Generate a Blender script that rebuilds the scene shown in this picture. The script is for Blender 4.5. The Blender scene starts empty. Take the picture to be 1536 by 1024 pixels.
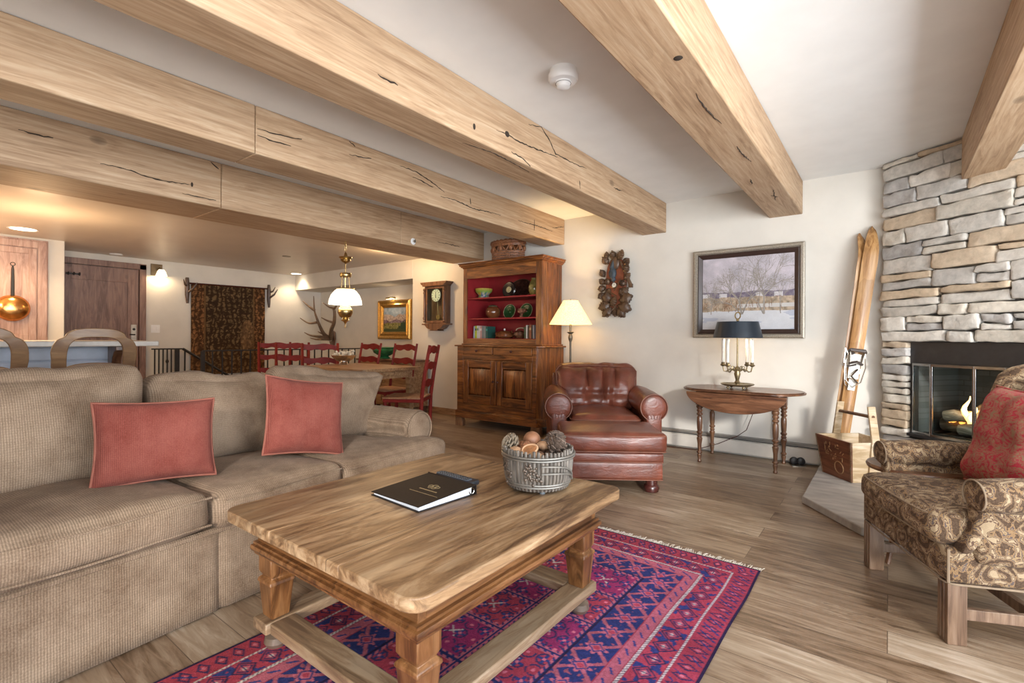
import bpy, math, random
import numpy as np
from math import sin, cos, pi, radians, sqrt, atan2, hypot
from mathutils import Vector, Matrix, Euler, noise as mn
SC = bpy.context.scene
COL = SC.collection
random.seed(7)

# ------------------------------------------------------------------ camera, world, exposure
cd = bpy.data.cameras.new('camera'); cam = bpy.data.objects.new('camera', cd); COL.objects.link(cam)
cd.sensor_width = 36.0; cd.lens = 36.0*740/1536; cd.shift_y = -5.0/1536; cd.clip_start = 0.02
yaw = radians(37.4)
cam.matrix_world = Matrix.Translation((0, 0, 1.1)) @ Matrix.Rotation(yaw, 4, 'Z') @ Matrix.Rotation(pi/2, 4, 'X') @ Matrix.Rotation(radians(0.35), 4, 'Z')
SC.camera = cam
SC.view_settings.view_transform = 'Standard'; SC.view_settings.look = 'None'
SC.view_settings.exposure = 0.0; SC.view_settings.gamma = 1.0
SC.view_settings.use_curve_mapping = False
W = bpy.data.worlds.new('sky'); SC.world = W; W.use_nodes = True
# overcast winter sky above, brighter snow-like lower half added to light the ceiling
_t = W.node_tree; bg = _t.nodes['Background']; bg.inputs[1].default_value = 1.0
_tc = _t.nodes.new('ShaderNodeTexCoord'); _sx = _t.nodes.new('ShaderNodeSeparateXYZ'); _mr = _t.nodes.new('ShaderNodeMapRange'); _rp = _t.nodes.new('ShaderNodeMix'); _rp.data_type = 'RGBA'
_mr.inputs[1].default_value = -0.08; _mr.inputs[2].default_value = 0.08
_rp.inputs[6].default_value = (14.2, 14.9, 15.4, 1); _rp.inputs[7].default_value = (6.0, 6.7, 7.6, 1)
_t.links.new(_tc.outputs['Generated'], _sx.inputs[0]); _t.links.new(_sx.outputs[2], _mr.inputs[0]); _t.links.new(_mr.outputs[0], _rp.inputs[0]); _t.links.new(_rp.outputs[2], bg.inputs[0])

def portal(name, loc, rot, sx, sy):
    l = bpy.data.lights.new(name, 'AREA'); l.shape = 'RECTANGLE'; l.size = sx; l.size_y = sy
    l.cycles.is_portal = True
    o = bpy.data.objects.new(name, l); o.location = loc; o.rotation_euler = rot; COL.objects.link(o)
portal('window_portal', (2.22, 0.7, 1.2), (0, radians(90), 0), 2.3, 4.6)
portal('window_portal', (1.15, -2.42, 1.2), (radians(90), 0, 0), 1.7, 2.3)

sun_d = bpy.data.lights.new('low_winter_sun', 'SUN'); sun_d.energy = 3.0; sun_d.angle = radians(6); sun_d.color = (1, 0.96, 0.9)
sun = bpy.data.objects.new('low_winter_sun', sun_d); COL.objects.link(sun); sun.rotation_euler = Vector((-0.62, 0.74, -0.26)).to_track_quat('-Z', 'Y').to_euler()
def lamp(name, loc, power, color=(1, 0.72, 0.42), r=0.03, parent=None, kind='POINT', spot=None, rot=None):
    l = bpy.data.lights.new(name, kind); l.energy = power; l.color = color
    l.shadow_soft_size = r
    if spot: l.spot_size = radians(spot); l.spot_blend = 0.6
    o = bpy.data.objects.new(name, l); o.location = loc; COL.objects.link(o)
    if rot: o.rotation_euler = rot
    if parent: o.parent = parent
    return o

# ------------------------------------------------------------------ materials
def newmat(name):
    m = bpy.data.materials.new(name); m.use_nodes = True
    nt = m.node_tree; b = nt.nodes['Principled BSDF']
    return m, nt, b
def N(nt, t, **k):
    n = nt.nodes.new(t)
    for a, v in k.items():
        if a.startswith('i_'): n.inputs[a[2:].replace('_', ' ')].default_value = v
        else: setattr(n, a, v)
    return n
def ramp(nt, fac, stops, interp='LINEAR'):
    r = nt.nodes.new('ShaderNodeValToRGB'); cr = r.color_ramp; cr.interpolation = interp
    while len(cr.elements) < len(stops): cr.elements.new(0.5)
    for e, (p, c) in zip(cr.elements, stops): e.position = p; e.color = (*c, 1)
    nt.links.new(fac, r.inputs[0]); return r.outputs[0]
def mth(nt, op, a, b=None, clamp=False):
    n = nt.nodes.new('ShaderNodeMath'); n.operation = op; n.use_clamp = clamp
    for i, x in enumerate((a, b)):
        if x is None: continue
        if isinstance(x, (int, float)): n.inputs[i].default_value = x
        else: nt.links.new(x, n.inputs[i])
    return n.outputs[0]
def mixc(nt, fac, a, b, bt='MIX'):
    n = nt.nodes.new('ShaderNodeMix'); n.data_type = 'RGBA'; n.blend_type = bt
    for i, x in ((0, fac), (6, a), (7, b)):
        if isinstance(x, (int, float)): n.inputs[i].default_value = x
        elif isinstance(x, tuple): n.inputs[i].default_value = (*x, 1)
        else: nt.links.new(x, n.inputs[i])
    return n.outputs[2]
def coords(nt, scale=(1, 1, 1), kind='Object', loc=(0, 0, 0), rot=(0, 0, 0)):
    tc = nt.nodes.new('ShaderNodeTexCoord'); mp = nt.nodes.new('ShaderNodeMapping')
    mp.inputs['Scale'].default_value = scale; mp.inputs['Location'].default_value = loc; mp.inputs['Rotation'].default_value = rot
    nt.links.new(tc.outputs[kind], mp.inputs[0]); return mp.outputs[0]
def noise(nt, vec, scale, detail=4, rough=0.55, dist=0.0):
    n = N(nt, 'ShaderNodeTexNoise'); n.inputs['Scale'].default_value = scale; n.inputs['Detail'].default_value = detail
    n.inputs['Roughness'].default_value = rough; n.inputs['Distortion'].default_value = dist
    nt.links.new(vec, n.inputs['Vector']); return n.outputs[0]
def bump(nt, b, h, strength=0.3, dist=0.01):
    n = N(nt, 'ShaderNodeBump'); n.inputs['Strength'].default_value = strength; n.inputs['Distance'].default_value = dist
    nt.links.new(h, n.inputs['Height']); nt.links.new(n.outputs[0], b.inputs['Normal'])
def plain(name, c, rough=0.5, metal=0.0, var=0.12, nscale=20, bmp=0.1, coat=0, spec=None, stretch=(1, 1, 1)):
    m, nt, b = newmat(name)
    v = noise(nt, coords(nt, stretch), nscale, 4)
    lo = tuple(x*(1-var) for x in c); hi = tuple(min(1, x*(1+var)) for x in c)
    nt.links.new(ramp(nt, v, [(0.3, lo), (0.7, hi)]), b.inputs['Base Color'])
    b.inputs['Roughness'].default_value = rough; b.inputs['Metallic'].default_value = metal
    if coat: b.inputs['Coat Weight'].default_value = coat; b.inputs['Coat Roughness'].default_value = 0.15
    if spec is not None: b.inputs['Specular IOR Level'].default_value = spec
    if bmp: bump(nt, b, v, bmp, 0.004)
    return m
def emis(name, c, s, base=(0.8, 0.8, 0.8)):
    m, nt, b = newmat(name); b.inputs['Base Color'].default_value = (*base, 1)
    b.inputs['Emission Color'].default_value = (*c, 1); b.inputs['Emission Strength'].default_value = s; return m
def wood(name, dark, mid, light, axis=1, s=1.0, stretch=14, rough=0.5, crack=0.0, knots=0.0, coat=0, patch=0.35, patchcol=None, bmp=0.25, stain=0.0, con=0.103, ring=0.32):
    m, nt, b = newmat(name)
    sc = [s*stretch]*3; sc[axis] = s
    vec = coords(nt, tuple(sc))
    g = noise(nt, vec, 2.2, 7, 0.65, 1.2)
    sc2 = [s*2.5]*3; sc2[axis] = s*0.5
    vec2 = coords(nt, tuple(sc2))
    big = noise(nt, vec2, 1.3, 4, 0.6, 0.8)
    f = mth(nt, 'ADD', mth(nt, 'MULTIPLY', g, 0.7), mth(nt, 'MULTIPLY', big, 0.3))
    col = ramp(nt, f, [(0.5-con, dark), (0.5, mid), (0.5+con, light)])
    pc = patchcol or tuple(x*0.55 for x in mid)
    col = mixc(nt, mth(nt, 'MULTIPLY', mth(nt, 'SUBTRACT', big, 0.5, True), patch*4, True), col, pc)
    # arched annual rings
    sc4 = [s*5.0]*3; sc4[axis] = s*0.55
    w = N(nt, 'ShaderNodeTexWave', wave_type='RINGS', wave_profile='SAW'); w.inputs['Scale'].default_value = 1.1; w.inputs['Distortion'].default_value = 5.0
    w.inputs['Detail'].default_value = 2.5; w.inputs['Detail Scale'].default_value = 0.9
    nt.links.new(coords(nt, tuple(sc4)), w.inputs[0])
    col = mixc(nt, mth(nt, 'MULTIPLY', mth(nt, 'POWER', w.outputs[1], 3.0), ring), col, tuple(x*0.8 for x in dark))
    if stain > 0:
        ss = [s*6.5]*3; ss[axis] = s*1.1
        st_ = noise(nt, coords(nt, tuple(ss), loc=(5.3, 0.7, 2.2)), 1.2, 6, 0.7, 1.0)
        col = mixc(nt, mth(nt, 'MULTIPLY', mth(nt, 'SUBTRACT', st_, 0.53, True), 9*stain, True), col, tuple(x*0.75 for x in dark))
        st2 = noise(nt, coords(nt, tuple(ss), loc=(1.3, 4.7, 0.2)), 1.0, 5, 0.65, 0.6)
        col = mixc(nt, mth(nt, 'MULTIPLY', mth(nt, 'SUBTRACT', st2, 0.53, True), 6*stain, True), col, tuple(min(1, x*1.22) for x in light))
    if crack > 0:
        sc3 = [s*4.0]*3; sc3[axis] = s*0.28
        vec3 = coords(nt, tuple(sc3), loc=(3.1, 1.7, 0.4))
        c = noise(nt, vec3, 1.0, 2, 0.5, 0.1)
        d = mth(nt, 'ABSOLUTE', mth(nt, 'SUBTRACT', c, 0.5))
        line = mth(nt, 'LESS_THAN', d, 0.0060*crack)
        msk = mth(nt, 'GREATER_THAN', noise(nt, coords(nt, tuple(x*0.6 for x in sc3)), 1.5, 2), 0.50)
        lm = mth(nt, 'MULTIPLY', line, msk)
        col = mixc(nt, mth(nt, 'MULTIPLY', lm, 0.85), col, (0.03, 0.018, 0.01))
    if knots > 0:
        sck = [s*1.0]*3; sck[axis] = s*0.6
        vo = N(nt, 'ShaderNodeTexVoronoi'); vo.inputs['Scale'].default_value = 2.6*knots
        nt.links.new(coords(nt, tuple(sck)), vo.inputs['Vector'])
        kn = mth(nt, 'SUBTRACT', 1.0, mth(nt, 'DIVIDE', vo.outputs['Distance'], 0.085), True)
        col = mixc(nt, mth(nt, 'MULTIPLY', mth(nt, 'POWER', kn, 0.5), 0.8), col, tuple(x*0.35 for x in dark))
    nt.links.new(col, b.inputs['Base Color'])
    b.inputs['Roughness'].default_value = rough
    if coat: b.inputs['Coat Weight'].default_value = coat; b.inputs['Coat Roughness'].default_value = 0.2
    bump(nt, b, g, bmp, 0.004)
    return m
def fabric(name, c1, c2, rib=None, ribscale=60, ribamt=0.25, nscale=9, rough=0.95, cross=0.15):
    m, nt, b = newmat(name)
    big = noise(nt, coords(nt), nscale, 5, 0.65)
    fine = noise(nt, coords(nt), 260, 2, 0.5)
    col = ramp(nt, mth(nt, 'ADD', mth(nt, 'MULTIPLY', big, 0.65), mth(nt, 'MULTIPLY', fine, 0.35)), [(0.36, c1), (0.62, c2)])
    h = fine
    if rib is not None:
        w = N(nt, 'ShaderNodeTexWave', wave_type='BANDS'); w.bands_direction = rib; w.inputs['Scale'].default_value = ribscale; w.inputs['Distortion'].default_value = 1.2
        w.inputs['Detail'].default_value = 2; w.inputs['Detail Scale'].default_value = 2
        nt.links.new(coords(nt), w.inputs[0])
        w2 = N(nt, 'ShaderNodeTexWave', wave_type='BANDS'); w2.bands_direction = 'Z'; w2.inputs['Scale'].default_value = ribscale*0.8; w2.inputs['Distortion'].default_value = 2
        nt.links.new(coords(nt), w2.inputs[0])
        col = mixc(nt, mth(nt, 'MULTIPLY', w.outputs[1], ribamt), col, tuple(x*0.3 for x in c1))
        col = mixc(nt, mth(nt, 'MULTIPLY', w2.outputs[1], cross), col, tuple(x*0.4 for x in c1))
        h = mth(nt, 'SUBTRACT', 1.0, w.outputs[1])
    nt.links.new(col, b.inputs['Base Color']); b.inputs['Roughness'].default_value = rough
    b.inputs['Sheen Weight'].default_value = 0.04; b.inputs['Specular IOR Level'].default_value = 0.08
    bump(nt, b, h, 0.35, 0.002)
    return m
def leather(name, c, rough=0.36):
    m, nt, b = newmat(name)
    big = noise(nt, coords(nt), 5, 4, 0.6); fine = noise(nt, coords(nt), 90, 4, 0.6); cre = noise(nt, coords(nt, (1, 1, 2.2)), 9, 5, 0.6, 1.5)
    nt.links.new(ramp(nt, big, [(0.3, tuple(x*0.6 for x in c)), (0.7, tuple(x*1.45 for x in c))]), b.inputs['Base Color'])
    b.inputs['Roughness'].default_value = rough; b.inputs['Coat Weight'].default_value = 0.15; b.inputs['Coat Roughness'].default_value = 0.3
    bump(nt, b, mth(nt, 'ADD', mth(nt, 'MULTIPLY', fine, 0.12), cre), 0.35, 0.012)
    return m
def damask(name, cols, scale=9, dist=2.6, rough=0.85, stretch=(1, 1, 1)):
    m, nt, b = newmat(name)
    v = coords(nt, stretch)
    vo = N(nt, 'ShaderNodeTexVoronoi', feature='SMOOTH_F1'); vo.inputs['Scale'].default_value = scale; vo.inputs['Smoothness'].default_value = 0.4
    wn = N(nt, 'ShaderNodeTexNoise'); wn.inputs['Scale'].default_value = scale*0.9; wn.inputs['Detail'].default_value = 1.5
    nt.links.new(v, wn.inputs['Vector'])
    add = N(nt, 'ShaderNodeMix', data_type='VECTOR'); add.inputs[0].default_value = 0.16
    nt.links.new(v, add.inputs[4]); nt.links.new(wn.outputs[1], add.inputs[5]); nt.links.new(add.outputs[1], vo.inputs['Vector'])
    n1 = noise(nt, v, scale*1.3, 3, 0.6, dist)
    f = mth(nt, 'ADD', mth(nt, 'MULTIPLY', mth(nt, 'SINE', mth(nt, 'MULTIPLY', vo.outputs['Distance'], 24)), 0.16), n1)
    step = 1.0/len(cols)
    th = [0.0, 0.40, 0.475, 0.53, 0.60, 0.66][:len(cols)]
    pat = ramp(nt, f, [(t, c) for t, c in zip(th, cols)], 'CONSTANT')
    w = noise(nt, coords(nt), 220, 2)
    col = mixc(nt, 0.12, pat, ramp(nt, w, [(0.35, tuple(x*0.4 for x in cols[0])), (0.65, cols[-1])]))
    nt.links.new(col, b.inputs['Base Color']); b.inputs['Roughness'].default_value = rough
    b.inputs['Sheen Weight'].default_value = 0.04; b.inputs['Specular IOR Level'].default_value = 0.12
    bump(nt, b, f, 0.3, 0.003)
    return m
def vcol(name, rough=0.8, fine=150, amt=0.25, bmp=0.3, spec=0.3):
    m, nt, b = newmat(name)
    a = N(nt, 'ShaderNodeAttribute'); a.attribute_name = 'Col'
    f = noise(nt, coords(nt), fine, 3, 0.6)
    col = mixc(nt, amt, a.outputs['Color'], ramp(nt, f, [(0.3, (0.35, 0.35, 0.35)), (0.7, (1, 1, 1))]), 'MULTIPLY')
    nt.links.new(col, b.inputs['Base Color']); b.inputs['Roughness'].default_value = rough
    b.inputs['Specular IOR Level'].default_value = spec
    bump(nt, b, f, bmp, 0.004); return m
def glassmat(name, tint=(0.9, 0.97, 0.95), rough=0.02, mixf=0.12):
    m, nt, b = newmat(name)
    nt.nodes.remove(b); out = nt.nodes['Material Output']
    g = N(nt, 'ShaderNodeBsdfGlossy'); g.inputs['Roughness'].default_value = rough
    t = N(nt, 'ShaderNodeBsdfTransparent'); t.inputs[0].default_value = (*tint, 1)
    mx = N(nt, 'ShaderNodeMixShader'); fr = N(nt, 'ShaderNodeLayerWeight'); fr.inputs[0].default_value = 0.5
    nt.links.new(mth(nt, 'ADD', mth(nt, 'MULTIPLY', mth(nt, 'POWER', fr.outputs[1], 4.0), 0.5), mixf*0.05), mx.inputs[0]); nt.links.new(t.outputs[0], mx.inputs[1]); nt.links.new(g.outputs[0], mx.inputs[2])
    nt.links.new(mx.outputs[0], out.inputs[0]); return m

# ------------------------------------------------------------------ mesh builder
class MB:
    def __init__(s): s.v = []; s.f = []; s.M = None; s.c = []
    def addv(s, pts):
        b = len(s.v)
        if s.M is not None: pts = [tuple(s.M @ Vector(p)) for p in pts]
        s.v.extend(tuple(p) for p in pts); return b
    def face(s, *i): s.f.append(tuple(i))
    def box(s, x0, x1, y0, y1, z0, z1):
        b = s.addv([(x0,y0,z0),(x1,y0,z0),(x1,y1,z0),(x0,y1,z0),(x0,y0,z1),(x1,y0,z1),(x1,y1,z1),(x0,y1,z1)])
        for q in ((0,3,2,1),(4,5,6,7),(0,1,5,4),(1,2,6,5),(2,3,7,6),(3,0,4,7)): s.f.append(tuple(b+i for i in q))
        return s
    def cbox(s, cx, cy, cz, sx, sy, sz): return s.box(cx-sx/2, cx+sx/2, cy-sy/2, cy+sy/2, cz-sz/2, cz+sz/2)
    def hexa(s, p8):
        b = s.addv(p8)
        for q in ((0,3,2,1),(4,5,6,7),(0,1,5,4),(1,2,6,5),(2,3,7,6),(3,0,4,7)): s.f.append(tuple(b+i for i in q))
        return s
    def prism(s, poly, a0, a1, axis='z'):
        n = len(poly)
        def P(u, v, w): return {'z': (u, v, w), 'y': (u, w, v), 'x': (w, u, v)}[axis]
        b = s.addv([P(u, v, a0) for u, v in poly] + [P(u, v, a1) for u, v in poly])
        s.f.append(tuple(b+i for i in range(n))[::-1]); s.f.append(tuple(b+n+i for i in range(n)))
        for i in range(n): j = (i+1) % n; s.f.append((b+i, b+j, b+n+j, b+n+i))
        return s
    def tube(s, pts, r, n=8, closed=False, flat=1.0):
        pts = [Vector(p) for p in pts]; m = len(pts)
        rs = list(r) if isinstance(r, (list, tuple)) else [r]*m
        rings = []; up = None
        for i, p in enumerate(pts):
            if closed: t = pts[(i+1) % m]-pts[i-1]
            else: t = pts[min(i+1, m-1)]-pts[max(i-1, 0)]
            if t.length < 1e-9: t = Vector((0, 0, 1))
            t.normalize()
            if up is None:
                a = Vector((0, 0, 1)) if abs(t.z) < 0.9 else Vector((1, 0, 0)); up = (a - t*a.dot(t)).normalized()
            else:
                up = (up - t*up.dot(t))
                if up.length < 1e-6: up = t.orthogonal()
                up.normalize()
            sd = t.cross(up)
            rings.append(s.addv([p + (up*cos(2*pi*k/n)*flat + sd*sin(2*pi*k/n))*rs[i] for k in range(n)]))
        for i in range(m if closed else m-1):
            a, b = rings[i], rings[(i+1) % m]
            for k in range(n): l = (k+1) % n; s.f.append((a+k, a+l, b+l, b+k))
        if not closed:
            s.f.append(tuple(rings[0]+k for k in range(n))[::-1]); s.f.append(tuple(rings[-1]+k for k in range(n)))
        return s
    def lathe(s, prof, n=24, c=(0, 0, 0), sx=1.0, sy=1.0, square=False, ax='z'):
        rings = []
        for r, z in prof:
            pts = []
            for k in range(n):
                a = 2*pi*k/n
                u, v = r*cos(a)*sx, r*sin(a)*sy
                pts.append({'z': (c[0]+u, c[1]+v, c[2]+z), 'y': (c[0]+u, c[1]+z, c[2]+v), 'x': (c[0]+z, c[1]+u, c[2]+v)}[ax])
            rings.append(s.addv(pts))
        for a, b in zip(rings, rings[1:]):
            for k in range(n):
                l = (k+1) % n; s.f.append((a+k, a+l, b+l, b+k) if ax != 'y' else (a+l, a+k, b+k, b+l))
        s.f.append(tuple(rings[0]+k for k in range(n))[::-1] if ax != 'y' else tuple(rings[0]+k for k in range(n)))
        s.f.append(tuple(rings[-1]+k for k in range(n)) if ax != 'y' else tuple(rings[-1]+k for k in range(n))[::-1])
        return s
    def sqlathe(s, prof, c=(0, 0, 0)):      # square section turned leg: (halfwidth, z)
        rings = [s.addv([(c[0]-r, c[1]-r, c[2]+z), (c[0]+r, c[1]-r, c[2]+z), (c[0]+r, c[1]+r, c[2]+z), (c[0]-r, c[1]+r, c[2]+z)]) for r, z in prof]
        for a, b in zip(rings, rings[1:]):
            for k in range(4): l = (k+1) % 4; s.f.append((a+k, a+l, b+l, b+k))
        s.f.append(tuple(rings[0]+k for k in range(4))[::-1]); s.f.append(tuple(rings[-1]+k for k in range(4)))
        return s
    def grid(s, nx, ny, fn, flip=False):
        b = s.addv([fn(i/nx, j/ny) for j in range(ny+1) for i in range(nx+1)])
        for j in range(ny):
            for i in range(nx):
                q = (b+j*(nx+1)+i, b+j*(nx+1)+i+1, b+(j+1)*(nx+1)+i+1, b+(j+1)*(nx+1)+i)
                s.f.append(q[::-1] if flip else q)
        return s
    def sphere(s, c, r, n=14, m=9, sc=(1, 1, 1)):
        prof = [(max(1e-4, r*sin(pi*k/m)), -r*cos(pi*k/m)) for k in range(m+1)]
        rings = [s.addv([(c[0]+a*cos(2*pi*k/n)*sc[0], c[1]+a*sin(2*pi*k/n)*sc[1], c[2]+z*sc[2]) for k in range(n)]) for a, z in prof]
        for a, b in zip(rings, rings[1:]):
            for k in range(n): l = (k+1) % n; s.f.append((a+k, a+l, b+l, b+k))
        return s
    def rbox(s, c, size, r, n=12, puff=(0, 0, 0), nz=0.0, nf=4.0, seed=0, warp=None):
        hx, hy, hz = size[0]/2, size[1]/2, size[2]/2; r = min(r, hx*0.999, hy*0.999, hz*0.999)
        ts = [sin(pi/2*(2*i/n-1)) for i in range(n+1)]
        vm = {}; pts = []
        def vert(i, j, k):
            if (i, j, k) in vm: return vm[(i, j, k)]
            u, v, w = ts[i], ts[j], ts[k]
            q = Vector((u*hx, v*hy, w*hz))
            inn = Vector((max(-hx+r, min(hx-r, q.x)), max(-hy+r, min(hy-r, q.y)), max(-hz+r, min(hz-r, q.z))))
            d = q-inn; d.normalize(); p = inn+d*r
            p.x += puff[0]*d.x*(1-v*v)*(1-w*w); p.y += puff[1]*d.y*(1-u*u)*(1-w*w); p.z += puff[2]*d.z*(1-u*u)*(1-v*v)
            if nz: p += d*nz*(mn.noise(Vector((p.x*nf+seed, p.y*nf, p.z*nf)))+0.5*mn.noise(Vector((p.x*nf*2.3+seed, p.y*nf*2.3, p.z*nf*2.3))))
            if warp: p = warp(p, u, v, w)
            vm[(i, j, k)] = len(pts); pts.append((p.x+c[0], p.y+c[1], p.z+c[2])); return vm[(i, j, k)]
        fs = []
        for a in range(n):
            for b in range(n):
                fs.append((vert(a,b,0), vert(a,b+1,0), vert(a+1,b+1,0), vert(a+1,b,0)))
                fs.append((vert(a,b,n), vert(a+1,b,n), vert(a+1,b+1,n), vert(a,b+1,n)))
                fs.append((vert(a,0,b), vert(a+1,0,b), vert(a+1,0,b+1), vert(a,0,b+1)))
                fs.append((vert(a,n,b), vert(a,n,b+1), vert(a+1,n,b+1), vert(a+1,n,b)))
                fs.append((vert(0,a,b), vert(0,a,b+1), vert(0,a+1,b+1), vert(0,a+1,b)))
                fs.append((vert(n,a,b), vert(n,a+1,b), vert(n,a+1,b+1), vert(n,a,b+1)))
        b0 = s.addv(pts); s.f.extend(tuple(b0+i for i in q) for q in fs)
        return s
    def build(s, name, mat, parent=None, bevel=0.0, label=None, angle=38, seg=2, kind=None, loc=None, subsurf=0):
        me = bpy.data.meshes.new(name); me.from_pydata(s.v, [], s.f); me.update()
        if len(s.c):
            a = me.color_attributes.new('Col', 'FLOAT_COLOR', 'POINT')
            a.data.foreach_set('color', np.asarray(s.c, dtype=np.float32).ravel())
        for m in (mat if isinstance(mat, (list, tuple)) else [mat]): me.materials.append(m)
        me.polygons.foreach_set('use_smooth', [True]*len(me.polygons))
        me.set_sharp_from_angle(angle=radians(angle))
        o = bpy.data.objects.new(name, me); COL.objects.link(o)
        if parent is not None: o.parent = parent
        if loc: o.location = loc
        if bevel:
            bv = o.modifiers.new('bevel', 'BEVEL'); bv.width = bevel; bv.segments = seg; bv.limit_method = 'ANGLE'; bv.angle_limit = radians(40)
        if label: o['label'] = label
        if kind: o['kind'] = kind
        return o
def thing(name, label, cat, loc=(0, 0, 0), rz=0.0, group=None):
    o = bpy.data.objects.new(name, None); o.empty_display_size = 0.1; COL.objects.link(o)
    o.location = loc; o.rotation_euler = (0, 0, rz); o['label'] = label; o['category'] = cat
    if group: o['group'] = group
    return o
def tag(o, label, cat, group=None):
    o['label'] = label; o['category'] = cat
    if group: o['group'] = group
    return o
def struct(o): o['kind'] = 'structure'; return o
def dup(root, loc, rz=None, label=None):
    r = root.copy(); COL.objects.link(r); r.location = loc
    if rz is not None: r.rotation_euler = (0, 0, rz)
    if label: r['label'] = label
    for ch in list(root.children):
        c = ch.copy(); COL.objects.link(c); c.parent = r
        for g in list(ch.children): d = g.copy(); COL.objects.link(d); d.parent = c
    return r
def arc(cx, cy, r, a0, a1, n):
    return [(cx+r*cos(radians(a0+(a1-a0)*i/n)), cy+r*sin(radians(a0+(a1-a0)*i/n))) for i in range(n+1)]
def rrect(x0, x1, y0, y1, r, n=5):
    return arc(x1-r, y1-r, r, 0, 90, n)+arc(x0+r, y1-r, r, 90, 180, n)+arc(x0+r, y0+r, r, 180, 270, n)+arc(x1-r, y0+r, r, 270, 360, n)
def vnoise(X, Y, seed, f):              # numpy value noise
    rs = np.random.RandomState(seed); g = rs.rand(64, 64)
    x = X*f; y = Y*f; xi = np.floor(x).astype(int); yi = np.floor(y).astype(int); u = x-xi; v = y-yi
    u = u*u*(3-2*u); v = v*v*(3-2*v); a = lambda i, j: g[i % 64, j % 64]
    return (a(xi, yi)*(1-u)+a(xi+1, yi)*u)*(1-v)+(a(xi, yi+1)*(1-u)+a(xi+1, yi+1)*u)*v
def fbm(X, Y, seed, f, o=4):
    t = 0; a = 0.5; s = 0
    for k in range(o): t = t+a*vnoise(X, Y, seed+k, f*2**k); s += a; a *= 0.5
    return t/s
def colour_sheet(W_, H_, step, colfn, posfn):
    """a gridded sheet; colfn(X,Y)->(ny,nx,3); posfn(x,y)->3D"""
    nx = int(W_/step); ny = int(H_/step)
    xs = np.linspace(0, W_, nx+1); ys = np.linspace(0, H_, ny+1); X, Y = np.meshgrid(xs, ys)
    C = colfn(X, Y); m = MB()
    m.grid(nx, ny, lambda u, v: posfn(u*W_, v*H_))
    m.c = np.concatenate([C.reshape(-1, 3), np.ones((C.shape[0]*C.shape[1], 1))], 1)
    return m
# ------------------------------------------------------------------ palette
M = {}
M['plaster'] = plain('plaster', (0.68, 0.645, 0.585), 0.9, var=0.05, nscale=3, bmp=0.15)
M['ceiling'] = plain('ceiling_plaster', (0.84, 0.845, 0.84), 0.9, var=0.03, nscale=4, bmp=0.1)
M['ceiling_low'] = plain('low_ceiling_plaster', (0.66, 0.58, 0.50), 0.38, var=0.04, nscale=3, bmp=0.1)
M['beam'] = wood('oak_beam', (0.30, 0.18, 0.10), (0.47, 0.315, 0.19), (0.58, 0.43, 0.29), axis=1, s=1.0, stretch=18, rough=0.6, knots=1.0, patch=0.3, patchcol=(0.36, 0.22, 0.12), stain=0.12, con=0.14, ring=0.16)
M['trimwood'] = wood('trim_wood', (0.20, 0.10, 0.05), (0.34, 0.19, 0.10), (0.44, 0.27, 0.15), axis=0, stretch=10, rough=0.45)
M['hutch'] = wood('pine_cabinet', (0.055, 0.014, 0.003), (0.20, 0.060, 0.012), (0.37, 0.135, 0.030), axis=2, stretch=9, rough=0.34, knots=0.8, coat=0.25, patch=0.5, patchcol=(0.055, 0.018, 0.007))
M['hutchx'] = wood('pine_cabinet_rails', (0.055, 0.014, 0.003), (0.20, 0.060, 0.012), (0.37, 0.135, 0.030), axis=0, stretch=9, rough=0.34, coat=0.25, patch=0.5, patchcol=(0.055, 0.018, 0.007))
M['redpaint'] = plain('red_interior_paint', (0.30, 0.018, 0.022), 0.55, var=0.15, nscale=6)
M['tabletop'] = wood('old_tabletop', (0.11, 0.055, 0.025), (0.33, 0.195, 0.095), (0.52, 0.36, 0.21), axis=1, s=1.0, stretch=8, rough=0.42, crack=0.9, knots=1.0, patch=1.3, patchcol=(0.13, 0.07, 0.035), bmp=0.5, stain=0.75)
M['tableleg'] = wood('old_table_base', (0.07, 0.026, 0.008), (0.185, 0.075, 0.022), (0.29, 0.135, 0.05), axis=0, s=1.2, stretch=9, rough=0.42, patch=0.5, coat=0.1)
M['tablelegz'] = wood('old_table_legs', (0.07, 0.026, 0.008), (0.185, 0.075, 0.022), (0.29, 0.135, 0.05), axis=2, s=1.2, stretch=9, rough=0.42, patch=0.5, coat=0.1)
M['tablerail'] = wood('old_table_rails', (0.07, 0.026, 0.008), (0.185, 0.075, 0.022), (0.29, 0.135, 0.05), axis=1, s=1.2, stretch=9, rough=0.42, patch=0.5, coat=0.1)
M['stretch'] = wood('worn_stretcher', (0.15, 0.09, 0.05), (0.28, 0.18, 0.10), (0.42, 0.31, 0.20), axis=1, s=1.3, stretch=8, rough=0.5, patch=0.5, crack=0.6)
M['stretchx'] = wood('worn_stretcher_end', (0.15, 0.09, 0.05), (0.28, 0.18, 0.10), (0.42, 0.31, 0.20), axis=0, s=1.3, stretch=8, rough=0.5, patch=0.5)
M['sofa'] = fabric('ribbed_sofa_fabric', (0.185, 0.120, 0.076), (0.39, 0.285, 0.198), rib='X', ribscale=42, ribamt=0.4, nscale=5)
M['salmon'] = fabric('salmon_weave', (0.185, 0.043, 0.031), (0.285, 0.090, 0.068), rib='X', ribscale=55, ribamt=0.35, nscale=6)
M['leather'] = leather('oxblood_leather', (0.150, 0.042, 0.024), 0.30)
M['piping'] = plain('leather_piping', (0.20, 0.08, 0.05), 0.4)
M['bunfoot'] = plain('dark_bun_foot', (0.06, 0.015, 0.012), 0.25, coat=0.4)
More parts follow.
